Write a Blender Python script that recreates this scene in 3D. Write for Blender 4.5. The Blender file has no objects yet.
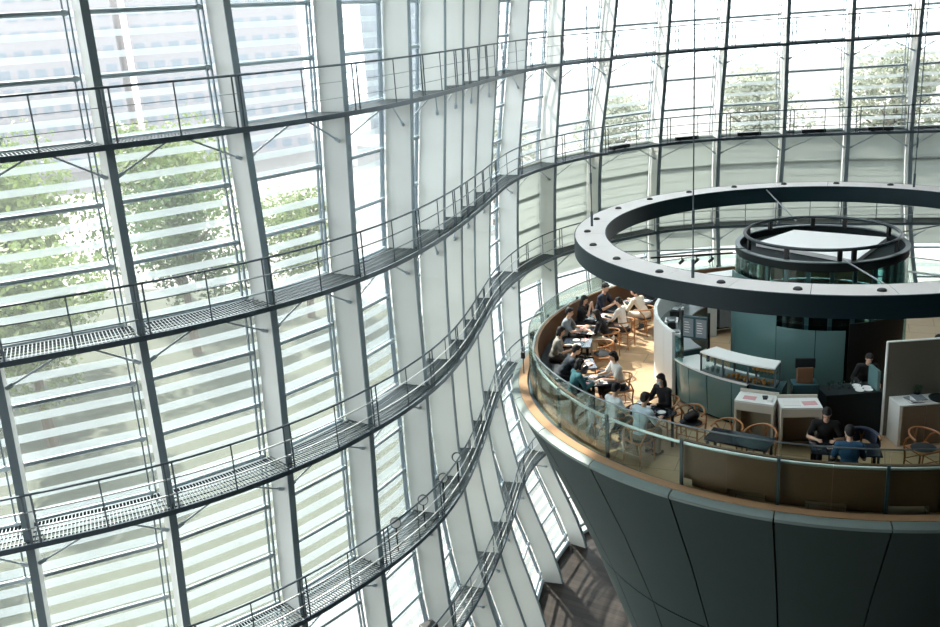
import bpy, bmesh, math, random, json
from mathutils import Vector, Matrix, Quaternion
PI=math.pi; rad=math.radians
C=bpy.context.scene.collection
scene=bpy.context.scene
random.seed(7)
FAC=json.loads('''{"tip":[[[-17.96,13.56],[-18.43,14.43],[-18.87,15.25],[-19.02,15.37],[-19.1,15.1],[-18.73,14.42],[-17.48,13.36]],[[-15.43,15.44],[-15.72,15.94],[-16.0,16.41],[-16.1,16.4],[-16.17,16.11],[-15.82,15.46],[-14.56,14.42]],[[-12.9,17.32],[-13.02,17.46],[-13.13,17.58],[-13.18,17.44],[-13.24,17.12],[-12.9,16.51],[-11.65,15.47]],[[-10.37,19.2],[-10.31,18.96],[-10.25,18.75],[-10.26,18.47],[-10.31,18.14],[-9.98,17.56],[-8.75,16.57]],[[-7.8,21.09],[-7.63,20.52],[-7.47,19.99],[-7.39,19.68],[-7.44,19.34],[-7.15,18.81],[-5.98,17.96]],[[-5.29,23.26],[-5.05,22.49],[-4.82,21.78],[-4.87,21.44],[-4.96,21.1],[-4.68,20.57],[-3.6,19.77]],[[-2.83,26.11],[-2.88,24.97],[-2.93,23.9],[-2.96,23.6],[-3.02,23.25],[-2.73,22.71],[-1.67,21.93]],[[-1.06,29.73],[-1.28,28.13],[-1.48,26.63],[-1.47,26.24],[-1.46,25.91],[-1.13,25.34],[-0.09,24.48]],[[0.07,32.97],[-0.28,30.9],[-0.61,28.97],[-0.71,28.38],[-0.62,28.28],[-0.11,27.95],[1.02,27.04]],[[0.74,34.97],[0.33,32.81],[-0.04,30.79],[-0.22,30.25],[-0.1,30.39],[0.51,30.09],[1.69,29.04]],[[1.42,36.91],[0.92,34.67],[0.45,32.57],[0.26,32.46],[0.38,32.75],[1.01,32.23],[2.25,31.06]],[[2.29,38.93],[1.69,36.99],[1.13,35.19],[0.87,35.08],[1.02,35.57],[1.79,35.44],[3.24,34.78]],[[3.77,42.27],[3.09,40.47],[2.45,38.79],[2.24,38.71],[2.28,38.62],[3.06,38.16],[4.66,37.46]],[[5.6,45.06],[4.93,43.19],[4.31,41.45],[4.12,41.22],[4.23,40.77],[5.21,40.18],[7.01,39.45]],[[8.51,47.21],[7.57,45.33],[6.68,43.58],[6.49,43.04],[6.77,42.42],[7.9,41.71],[9.82,40.75]],[[11.49,49.14],[10.65,47.17],[9.87,45.33],[9.57,44.61],[9.69,43.73],[10.83,42.63],[12.89,41.09]],[[14.64,49.98],[13.73,47.79],[12.88,45.75],[12.64,44.96],[12.77,44.0],[13.9,42.61],[15.95,40.63]],[[17.76,50.39],[16.82,47.79],[15.95,45.37],[15.57,44.48],[15.76,43.48],[16.94,42.0],[18.95,39.87]],[[21.18,50.5],[19.96,47.49],[18.82,44.68],[18.52,43.77],[18.75,42.74],[19.94,41.21],[21.93,39.01]],[[25.24,51.2],[23.3,47.41],[21.5,43.87],[21.31,42.95],[21.67,41.89],[22.91,40.34],[24.9,38.12]],[[28.46,52.76],[26.39,47.69],[24.46,42.95],[24.27,42.04],[24.64,40.99],[25.88,39.44],[27.87,37.22]],[[31.68,54.31],[29.48,47.96],[27.42,42.03],[27.23,41.13],[27.6,40.08],[28.84,38.54],[30.84,36.33]],[[34.91,55.86],[32.57,48.23],[30.38,41.12],[30.19,40.21],[30.57,39.18],[31.81,37.65],[33.8,35.44]]],"nor":[[[-0.446,0.895],[-0.446,0.895],[-0.379,0.925],[-0.342,0.94],[-0.35,0.937],[-0.357,0.934],[-0.357,0.934]],[[-0.446,0.895],[-0.446,0.895],[-0.379,0.925],[-0.342,0.94],[-0.35,0.937],[-0.357,0.934],[-0.357,0.934]],[[-0.446,0.895],[-0.446,0.895],[-0.379,0.925],[-0.342,0.94],[-0.349,0.937],[-0.357,0.934],[-0.359,0.934]],[[-0.45,0.893],[-0.45,0.893],[-0.385,0.923],[-0.353,0.936],[-0.36,0.933],[-0.365,0.931],[-0.388,0.921]],[[-0.524,0.852],[-0.524,0.852],[-0.479,0.878],[-0.479,0.878],[-0.485,0.875],[-0.478,0.878],[-0.514,0.858]],[[-0.674,0.738],[-0.674,0.738],[-0.663,0.749],[-0.672,0.741],[-0.676,0.737],[-0.664,0.748],[-0.678,0.735]],[[-0.823,0.568],[-0.823,0.568],[-0.821,0.571],[-0.815,0.579],[-0.806,0.592],[-0.802,0.598],[-0.806,0.592]],[[-0.923,0.384],[-0.923,0.384],[-0.918,0.398],[-0.915,0.403],[-0.919,0.394],[-0.906,0.423],[-0.901,0.434]],[[-0.949,0.314],[-0.949,0.314],[-0.95,0.313],[-0.954,0.301],[-0.963,0.269],[-0.947,0.32],[-0.943,0.332]],[[-0.958,0.287],[-0.958,0.287],[-0.962,0.274],[-0.969,0.247],[-0.976,0.219],[-0.964,0.267],[-0.96,0.28]],[[-0.96,0.281],[-0.96,0.281],[-0.967,0.253],[-0.975,0.224],[-0.979,0.204],[-0.971,0.237],[-0.969,0.249]],[[-0.949,0.316],[-0.949,0.316],[-0.962,0.274],[-0.964,0.266],[-0.957,0.289],[-0.958,0.286],[-0.95,0.313]],[[-0.881,0.473],[-0.881,0.473],[-0.874,0.485],[-0.878,0.478],[-0.843,0.538],[-0.836,0.548],[-0.811,0.585]],[[-0.702,0.712],[-0.702,0.712],[-0.714,0.701],[-0.701,0.713],[-0.619,0.785],[-0.615,0.788],[-0.585,0.811]],[[-0.546,0.838],[-0.546,0.838],[-0.557,0.831],[-0.516,0.856],[-0.497,0.868],[-0.465,0.885],[-0.372,0.928]],[[-0.326,0.945],[-0.326,0.945],[-0.292,0.957],[-0.289,0.957],[-0.291,0.957],[-0.204,0.979],[-0.075,0.997]],[[-0.021,1.0],[-0.021,1.0],[0.031,1.0],[0.082,0.997],[0.053,0.999],[0.098,0.995],[0.15,0.989]],[[0.106,0.994],[0.106,0.994],[0.186,0.982],[0.2,0.98],[0.197,0.98],[0.208,0.978],[0.231,0.973]],[[0.147,0.989],[0.147,0.989],[0.25,0.968],[0.243,0.97],[0.243,0.97],[0.252,0.968],[0.26,0.966]],[[0.038,0.999],[0.038,0.999],[0.255,0.967],[0.253,0.968],[0.251,0.968],[0.25,0.968],[0.25,0.968]],[[0.019,1.0],[0.019,1.0],[0.252,0.968],[0.252,0.968],[0.25,0.968],[0.248,0.969],[0.248,0.969]],[[0.021,1.0],[0.021,1.0],[0.253,0.968],[0.252,0.968],[0.25,0.968],[0.248,0.969],[0.248,0.969]],[[0.021,1.0],[0.021,1.0],[0.253,0.968],[0.252,0.968],[0.25,0.968],[0.248,0.969],[0.248,0.969]]],"walk":{"1":[[-19.83,13.25],[-19.18,13.62],[-18.52,13.98],[-17.87,14.35],[-17.21,14.71],[-16.56,15.08],[-15.9,15.44],[-15.25,15.81],[-14.59,16.17],[-13.94,16.54],[-13.28,16.91],[-12.63,17.27],[-11.97,17.64],[-11.32,18.0],[-10.66,18.37],[-10.01,18.73],[-9.35,19.1],[-8.7,19.46],[-8.05,19.84],[-7.41,20.23],[-6.79,20.65],[-6.18,21.09],[-5.59,21.55],[-5.02,22.04],[-4.47,22.54],[-3.94,23.08],[-3.44,23.64],[-2.97,24.22],[-2.54,24.83],[-2.14,25.47],[-1.78,26.12],[-1.46,26.8],[-1.16,27.49],[-0.88,28.18],[-0.62,28.88],[-0.36,29.59],[-0.12,30.3],[0.12,31.01],[0.36,31.72],[0.58,32.44],[0.81,33.15],[1.03,33.87],[1.26,34.58],[1.48,35.3],[1.72,36.01],[1.96,36.72],[2.21,37.43],[2.47,38.13],[2.74,38.83],[3.03,39.52],[3.34,40.21],[3.68,40.87],[4.06,41.52],[4.48,42.14],[4.95,42.72],[5.47,43.26],[6.03,43.75],[6.62,44.22],[7.22,44.66],[7.83,45.1],[8.45,45.52],[9.07,45.94],[9.71,46.33],[10.37,46.68],[11.06,46.97],[11.78,47.18],[12.51,47.32],[13.26,47.41],[14.01,47.46],[14.75,47.49],[15.5,47.49],[16.25,47.47],[17.0,47.43],[17.75,47.37],[18.5,47.3],[19.24,47.21],[19.99,47.13],[20.73,47.06],[21.48,47.01],[22.23,47.0],[22.98,47.03],[23.73,47.09],[24.47,47.16],[25.22,47.23],[25.97,47.3],[26.71,47.36],[27.46,47.43],[28.21,47.5],[28.96,47.56],[29.7,47.63],[30.45,47.7],[31.2,47.76],[31.94,47.83],[32.69,47.89],[33.44,47.96],[34.18,48.03],[34.93,48.09],[35.68,48.16],[36.43,48.23],[37.17,48.29],[37.92,48.36],[38.67,48.42],[39.41,48.49],[40.16,48.56],[40.91,48.62]],"2":[[-21.1,13.96],[-20.41,14.25],[-19.71,14.53],[-19.02,14.81],[-18.32,15.09],[-17.63,15.38],[-16.93,15.66],[-16.24,15.94],[-15.54,16.22],[-14.85,16.5],[-14.15,16.79],[-13.46,17.07],[-12.76,17.35],[-12.07,17.63],[-11.37,17.91],[-10.68,18.2],[-9.98,18.48],[-9.29,18.76],[-8.6,19.06],[-7.92,19.37],[-7.25,19.7],[-6.59,20.07],[-5.96,20.47],[-5.34,20.89],[-4.75,21.36],[-4.19,21.86],[-3.67,22.39],[-3.18,22.96],[-2.73,23.56],[-2.32,24.18],[-1.95,24.83],[-1.61,25.5],[-1.29,26.18],[-1.0,26.87],[-0.73,27.57],[-0.47,28.27],[-0.23,28.98],[-0.0,29.7],[0.21,30.42],[0.42,31.14],[0.62,31.86],[0.82,32.58],[1.01,33.31],[1.19,34.04],[1.38,34.76],[1.57,35.49],[1.77,36.21],[2.01,36.92],[2.27,37.62],[2.58,38.31],[2.93,38.97],[3.32,39.61],[3.75,40.22],[4.21,40.81],[4.7,41.37],[5.23,41.91],[5.78,42.42],[6.35,42.9],[6.95,43.35],[7.56,43.78],[8.2,44.18],[8.86,44.54],[9.54,44.85],[10.24,45.09],[10.97,45.27],[11.71,45.37],[12.46,45.41],[13.21,45.4],[13.95,45.34],[14.7,45.24],[15.43,45.11],[16.17,44.97],[16.9,44.81],[17.63,44.64],[18.36,44.45],[19.08,44.24],[19.8,44.03],[20.51,43.81],[21.23,43.58],[21.95,43.36],[22.66,43.14],[23.38,42.92],[24.1,42.7],[24.81,42.47],[25.53,42.25],[26.25,42.03],[26.96,41.81],[27.68,41.59],[28.4,41.36],[29.11,41.14],[29.83,40.92],[30.54,40.7],[31.26,40.48],[31.98,40.25],[32.69,40.03],[33.41,39.81],[34.13,39.59],[34.84,39.37],[35.56,39.14],[36.28,38.92],[36.99,38.7],[37.71,38.48],[38.42,38.26]],"3":[[-22.06,14.21],[-21.35,14.44],[-20.63,14.68],[-19.92,14.92],[-19.21,15.15],[-18.5,15.39],[-17.79,15.62],[-17.08,15.86],[-16.36,16.1],[-15.65,16.33],[-14.94,16.57],[-14.23,16.8],[-13.52,17.04],[-12.8,17.28],[-12.09,17.51],[-11.38,17.75],[-10.67,17.98],[-9.96,18.22],[-9.25,18.47],[-8.55,18.73],[-7.86,19.03],[-7.18,19.36],[-6.53,19.72],[-5.9,20.13],[-5.3,20.57],[-4.72,21.05],[-4.17,21.56],[-3.66,22.1],[-3.18,22.68],[-2.73,23.28],[-2.3,23.89],[-1.91,24.53],[-1.55,25.19],[-1.22,25.86],[-0.93,26.55],[-0.67,27.26],[-0.44,27.97],[-0.24,28.69],[-0.05,29.42],[0.12,30.15],[0.28,30.88],[0.44,31.61],[0.59,32.35],[0.75,33.08],[0.91,33.81],[1.09,34.54],[1.29,35.26],[1.51,35.98],[1.76,36.69],[2.03,37.39],[2.34,38.07],[2.68,38.74],[3.05,39.39],[3.46,40.01],[3.91,40.61],[4.4,41.18],[4.94,41.7],[5.52,42.16],[6.14,42.59],[6.78,42.98],[7.43,43.35],[8.09,43.71],[8.76,44.05],[9.44,44.34],[10.16,44.56],[10.89,44.69],[11.64,44.73],[12.38,44.7],[13.13,44.6],[13.86,44.47],[14.6,44.31],[15.33,44.15],[16.06,43.99],[16.79,43.82],[17.52,43.65],[18.25,43.46],[18.97,43.26],[19.69,43.05],[20.41,42.84],[21.13,42.62],[21.84,42.4],[22.56,42.17],[23.28,41.95],[23.99,41.73],[24.71,41.51],[25.43,41.29],[26.14,41.07],[26.86,40.85],[27.58,40.63],[28.29,40.4],[29.01,40.18],[29.73,39.96],[30.44,39.74],[31.16,39.52],[31.88,39.3],[32.59,39.08],[33.31,38.86],[34.03,38.63],[34.74,38.41],[35.46,38.19],[36.18,37.97],[36.89,37.75],[37.61,37.53],[38.33,37.31]],"4":[[-22.01,13.72],[-21.3,13.96],[-20.59,14.21],[-19.88,14.45],[-19.18,14.7],[-18.47,14.94],[-17.76,15.19],[-17.05,15.43],[-16.34,15.68],[-15.63,15.92],[-14.92,16.17],[-14.21,16.41],[-13.51,16.66],[-12.8,16.9],[-12.09,17.15],[-11.38,17.39],[-10.67,17.64],[-9.96,17.89],[-9.26,18.14],[-8.56,18.42],[-7.88,18.72],[-7.21,19.06],[-6.56,19.44],[-5.94,19.85],[-5.34,20.31],[-4.78,20.8],[-4.24,21.32],[-3.73,21.87],[-3.24,22.44],[-2.77,23.02],[-2.33,23.63],[-1.92,24.26],[-1.55,24.91],[-1.22,25.58],[-0.94,26.28],[-0.69,26.98],[-0.48,27.7],[-0.29,28.43],[-0.12,29.16],[0.03,29.89],[0.18,30.63],[0.31,31.37],[0.44,32.1],[0.57,32.84],[0.7,33.58],[0.83,34.32],[0.98,35.05],[1.16,35.78],[1.37,36.5],[1.62,37.21],[1.92,37.89],[2.28,38.55],[2.71,39.16],[3.21,39.7],[3.78,40.19],[4.4,40.62],[5.03,41.02],[5.67,41.41],[6.31,41.79],[6.96,42.17],[7.62,42.53],[8.29,42.87],[8.97,43.17],[9.68,43.42],[10.4,43.6],[11.14,43.71],[11.89,43.74],[12.64,43.7],[13.38,43.61],[14.12,43.49],[14.86,43.34],[15.59,43.19],[16.32,43.02],[17.05,42.85],[17.78,42.67],[18.5,42.48],[19.23,42.28],[19.95,42.07],[20.67,41.85],[21.38,41.64],[22.1,41.42],[22.82,41.2],[23.54,40.98],[24.25,40.76],[24.97,40.54],[25.69,40.32],[26.4,40.1],[27.12,39.88],[27.84,39.67],[28.56,39.45],[29.27,39.23],[29.99,39.01],[30.71,38.79],[31.43,38.57],[32.14,38.35],[32.86,38.13],[33.58,37.91],[34.29,37.69],[35.01,37.47],[35.73,37.26],[36.45,37.04],[37.16,36.82],[37.88,36.6],[38.6,36.38]],"5":[[-21.86,13.27],[-21.15,13.52],[-20.45,13.78],[-19.74,14.03],[-19.04,14.29],[-18.33,14.54],[-17.63,14.8],[-16.92,15.05],[-16.22,15.31],[-15.51,15.56],[-14.8,15.82],[-14.1,16.07],[-13.39,16.33],[-12.69,16.58],[-11.98,16.84],[-11.28,17.09],[-10.57,17.35],[-9.87,17.6],[-9.17,17.87],[-8.47,18.16],[-7.79,18.47],[-7.13,18.81],[-6.48,19.19],[-5.86,19.61],[-5.27,20.07],[-4.7,20.55],[-4.16,21.07],[-3.64,21.62],[-3.15,22.18],[-2.69,22.77],[-2.26,23.39],[-1.86,24.02],[-1.49,24.67],[-1.15,25.34],[-0.84,26.03],[-0.56,26.72],[-0.29,27.42],[-0.04,28.13],[0.19,28.84],[0.41,29.56],[0.62,30.28],[0.81,31.0],[0.99,31.73],[1.16,32.46],[1.33,33.19],[1.49,33.92],[1.67,34.65],[1.86,35.38],[2.09,36.09],[2.36,36.79],[2.69,37.46],[3.1,38.08],[3.57,38.66],[4.11,39.18],[4.68,39.66],[5.29,40.1],[5.91,40.51],[6.55,40.9],[7.21,41.27],[7.87,41.62],[8.55,41.93],[9.25,42.2],[9.97,42.41],[10.7,42.56],[11.45,42.64],[12.19,42.66],[12.94,42.61],[13.69,42.53],[14.43,42.41],[15.16,42.26],[15.89,42.11],[16.63,41.94],[17.35,41.76],[18.08,41.58],[18.81,41.38],[19.53,41.18],[20.25,40.97],[20.97,40.76],[21.69,40.54],[22.4,40.33],[23.12,40.11],[23.84,39.9],[24.56,39.68],[25.28,39.46],[26.0,39.25],[26.71,39.03],[27.43,38.81],[28.15,38.6],[28.87,38.38],[29.59,38.17],[30.3,37.95],[31.02,37.73],[31.74,37.52],[32.46,37.3],[33.18,37.09],[33.9,36.87],[34.61,36.65],[35.33,36.44],[36.05,36.22],[36.77,36.01],[37.49,35.79],[38.2,35.57]]}}''')
LZ=[4.0,-2.0,-6.2,-10.4,-14.6,-18.8,-23.5]
CX,CY=7.782,19.624          # axis of the round cafe
FZ=-8.2                     # cafe floor
GZ=-23.5                    # ground floor
# ------------------------------------------------------------ materials
def lin(c): return tuple(((v/12.92) if v<=.04045 else ((v+.055)/1.055)**2.4) for v in c)
def mat(name,rgb,rough=.5,metal=0.,spec=.5,noise=0.,nscale=8.,coat=0.,bump=0.):
    m=bpy.data.materials.new(name); m.use_nodes=True; nt=m.node_tree; b=nt.nodes['Principled BSDF']
    c=lin([v/255 for v in rgb])+(1,)
    b.inputs['Base Color'].default_value=c; b.inputs['Roughness'].default_value=rough; b.inputs['Metallic'].default_value=metal
    b.inputs['Specular IOR Level'].default_value=spec; b.inputs['Coat Weight'].default_value=coat
    m.diffuse_color=c
    if noise or bump:
        tc=nt.nodes.new('ShaderNodeTexCoord'); n=nt.nodes.new('ShaderNodeTexNoise'); n.inputs['Scale'].default_value=nscale; n.inputs['Detail'].default_value=4
        nt.links.new(tc.outputs['Object'],n.inputs['Vector'])
        if noise:
            mx=nt.nodes.new('ShaderNodeMix'); mx.data_type='RGBA'
            mx.inputs['A'].default_value=tuple(v*(1-noise) for v in c[:3])+(1,); mx.inputs['B'].default_value=tuple(min(1,v*(1+noise)) for v in c[:3])+(1,)
            nt.links.new(n.outputs['Fac'],mx.inputs['Factor']); nt.links.new(mx.outputs['Result'],b.inputs['Base Color'])
        if bump:
            bp=nt.nodes.new('ShaderNodeBump'); bp.inputs['Strength'].default_value=bump; bp.inputs['Distance'].default_value=.02
            nt.links.new(n.outputs['Fac'],bp.inputs['Height']); nt.links.new(bp.outputs['Normal'],b.inputs['Normal'])
    return m
def glassmat(name,tint,gloss=.08,veil=0.,veilcol=(235,242,245),rough=.02,noise=0.):
    m=bpy.data.materials.new(name); m.use_nodes=True; nt=m.node_tree; nt.nodes.clear()
    out=nt.nodes.new('ShaderNodeOutputMaterial'); tr=nt.nodes.new('ShaderNodeBsdfTransparent'); tr.inputs[0].default_value=tuple(tint)+(1,)
    gl=nt.nodes.new('ShaderNodeBsdfGlossy'); gl.inputs['Roughness'].default_value=rough
    last=tr
    if veil:
        tl=nt.nodes.new('ShaderNodeBsdfTranslucent'); df=nt.nodes.new('ShaderNodeBsdfDiffuse')
        vc=lin([v/255 for v in veilcol])+(1,); tl.inputs[0].default_value=vc; df.inputs[0].default_value=vc
        a=nt.nodes.new('ShaderNodeMixShader'); a.inputs[0].default_value=.35; nt.links.new(tl.outputs[0],a.inputs[1]); nt.links.new(df.outputs[0],a.inputs[2])
        mx=nt.nodes.new('ShaderNodeMixShader'); mx.inputs[0].default_value=veil
        nt.links.new(tr.outputs[0],mx.inputs[1]); nt.links.new(a.outputs[0],mx.inputs[2]); last=mx
        if noise:
            tc=nt.nodes.new('ShaderNodeTexCoord'); n=nt.nodes.new('ShaderNodeTexNoise'); n.inputs['Scale'].default_value=.7; n.inputs['Detail'].default_value=3
            mr=nt.nodes.new('ShaderNodeMapRange'); mr.inputs['To Min'].default_value=max(0,veil-noise); mr.inputs['To Max'].default_value=veil+noise
            nt.links.new(tc.outputs['Object'],n.inputs['Vector']); nt.links.new(n.outputs['Fac'],mr.inputs['Value']); nt.links.new(mr.outputs[0],mx.inputs[0])
    fr=nt.nodes.new('ShaderNodeLayerWeight'); fr.inputs[0].default_value=.25
    mu=nt.nodes.new('ShaderNodeMath'); mu.operation='MULTIPLY'; mu.inputs[1].default_value=gloss*4; mu.use_clamp=True
    nt.links.new(fr.outputs['Fresnel'],mu.inputs[0])
    m2=nt.nodes.new('ShaderNodeMixShader'); nt.links.new(mu.outputs[0],m2.inputs[0]); nt.links.new(last.outputs[0],m2.inputs[1]); nt.links.new(gl.outputs[0],m2.inputs[2])
    nt.links.new(m2.outputs[0],out.inputs[0]); m.diffuse_color=tuple(tint)+(.3,)
    return m
M={}
M['fin']=mat('white_painted_steel',(212,213,208),.45,noise=.03,nscale=.6)
M['edge']=mat('shade_grey_edge_steel',(122,138,144),.45)  # fin tips greyed: the shade of their backlit face is in the colour
M['steel']=mat('dark_grey_steel',(78,92,100),.4,.2)
M['rod']=mat('grey_tube_steel',(176,190,198),.4,.1)
M['rodthin']=mat('slim_frame_steel',(120,134,142),.4,.2)
M['galv']=mat('galvanised_steel',(128,138,140),.35,.7)
M['silver']=mat('brushed_steel',(200,204,204),.35,.5)
M['grate']=mat('grating_steel',(74,84,88),.4,.5)
M['black']=mat('black_plastic',(16,18,20),.5)
M['concrete']=mat('smooth_concrete',(43,58,56),.7,spec=.3,noise=.10,nscale=1.1,bump=.05)
M['concrete_edge']=mat('pale_concrete_edge',(98,114,110),.5,noise=.06,nscale=3)
M['joint']=mat('dark_joint',(20,26,27),.8)
M['wood']=mat('curb_wood',(164,128,94),.45,noise=.12,nscale=6)
M['bench']=mat('brown_bench_wood',(114,82,58),.45,noise=.12,nscale=5)
M['chairwood']=mat('honey_ash_wood',(172,116,68),.4,noise=.1,nscale=12)
M['cushion']=mat('dark_cushion',(38,44,50),.8)
M['tabletop']=mat('dark_lacquer_tabletop',(44,52,64),.13,spec=.7,coat=.4)
M['ringtop']=mat('light_grey_ring_top',(212,205,202),.5,noise=.04,nscale=2)
M['ringside']=mat('dark_teal_ring_side',(14,36,43),.5,spec=.25)
M['teal']=mat('teal_back_painted_glass',(96,128,128),.16,spec=.6)
M['tealdark']=mat('dark_teal_panel',(48,78,84),.25)
M['white']=mat('white_laminate',(226,228,224),.35)
M['cream']=mat('cream_panel',(204,198,184),.5,noise=.03,nscale=3)
M['beige']=mat('beige_laminate',(140,130,112),.5,noise=.04,nscale=3)
M['taupe']=mat('taupe_board',(104,101,90),.6,noise=.03,nscale=3); M['taupe2']=mat('taupe_door',(122,110,94),.5,noise=.04,nscale=3)
M['dark']=mat('charcoal_panel',(28,36,38),.6,spec=.2)
M['bread']=mat('golden_pastry',(206,136,62),.6,noise=.25,nscale=30)
M['plate']=mat('white_porcelain',(238,238,236),.2)
M['paper']=mat('printed_paper',(226,224,220),.6)
M['paperpink']=mat('pink_printed_paper',(206,156,158),.6)
M['grey_screen']=mat('grey_menu_panel',(120,130,136),.4)
M['roof']=mat('pale_grey_roof_sheet',(236,233,232),.5,noise=.02,nscale=2)
M['blind']=None
M['glass']=glassmat('facade_glass',(.94,.96,.965),.05,.035,noise=.015)
M['louver']=glassmat('fritted_louver_glass',(.94,.965,.97),.05,.38)
M['blind']=glassmat('grey_roller_blind',(.5,.53,.52),.0,.86,(196,200,196))
M['rail_glass']=glassmat('green_railing_glass',(.83,.895,.865),.10)
M['core_glass']=glassmat('teal_core_glass',(.60,.80,.80),.11)
M['clear']=glassmat('clear_case_glass',(.88,.93,.92),.1)
M['core_glass2']=glassmat('teal_upper_glass',(.70,.88,.87),.22)
M['edge2']=mat('dark_rail_steel',(40,50,54),.35,.2)
M['frost']=glassmat('added_frosted_skylight',(.9,.93,.94),.02,.97)
def wood_floor():
    m=mat('cafe_plank_floor',(204,164,118),.42); nt=m.node_tree; b=nt.nodes['Principled BSDF']
    tc=nt.nodes.new('ShaderNodeTexCoord'); mp=nt.nodes.new('ShaderNodeMapping'); mp.inputs['Rotation'].default_value=(0,0,rad(24))
    br=nt.nodes.new('ShaderNodeTexBrick'); br.inputs['Scale'].default_value=1; br.inputs['Brick Width'].default_value=1.2; br.inputs['Row Height'].default_value=.6; br.inputs['Mortar Size'].default_value=.007
    br.inputs['Color1'].default_value=lin((.78,.66,.52))+(1,); br.inputs['Color2'].default_value=lin((.74,.62,.48))+(1,); br.inputs['Mortar'].default_value=lin((.50,.41,.32))+(1,)
    n=nt.nodes.new('ShaderNodeTexNoise'); n.inputs['Scale'].default_value=9
    mx=nt.nodes.new('ShaderNodeMix'); mx.data_type='RGBA'; mx.blend_type='MULTIPLY'; mx.inputs['Factor'].default_value=.25
    nt.links.new(tc.outputs['Object'],mp.inputs[0]); nt.links.new(mp.outputs[0],br.inputs[0]); nt.links.new(tc.outputs['Object'],n.inputs[0])
    nt.links.new(br.outputs['Color'],mx.inputs['A']); nt.links.new(n.outputs['Color'],mx.inputs['B']); nt.links.new(mx.outputs['Result'],b.inputs['Base Color'])
    return m
M['floor']=wood_floor()
def hall_floor():
    m=mat('hall_dark_wood_floor',(92,80,70),.45,spec=.3); nt=m.node_tree; b=nt.nodes['Principled BSDF']
    tc=nt.nodes.new('ShaderNodeTexCoord'); br=nt.nodes.new('ShaderNodeTexBrick'); br.inputs['Scale'].default_value=1; br.inputs['Brick Width'].default_value=2.2; br.inputs['Row Height'].default_value=.28; br.inputs['Mortar Size'].default_value=.01
    br.inputs['Color1'].default_value=lin((.22,.195,.175))+(1,); br.inputs['Color2'].default_value=lin((.155,.137,.125))+(1,); br.inputs['Mortar'].default_value=lin((.11,.10,.09))+(1,)
    mp=nt.nodes.new('ShaderNodeMapping'); mp.inputs['Rotation'].default_value=(0,0,rad(35))
    nt.links.new(tc.outputs['Object'],mp.inputs[0]); nt.links.new(mp.outputs[0],br.inputs[0]); nt.links.new(br.outputs['Color'],b.inputs['Base Color'])
    return m
M['hallfloor']=hall_floor()
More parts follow.
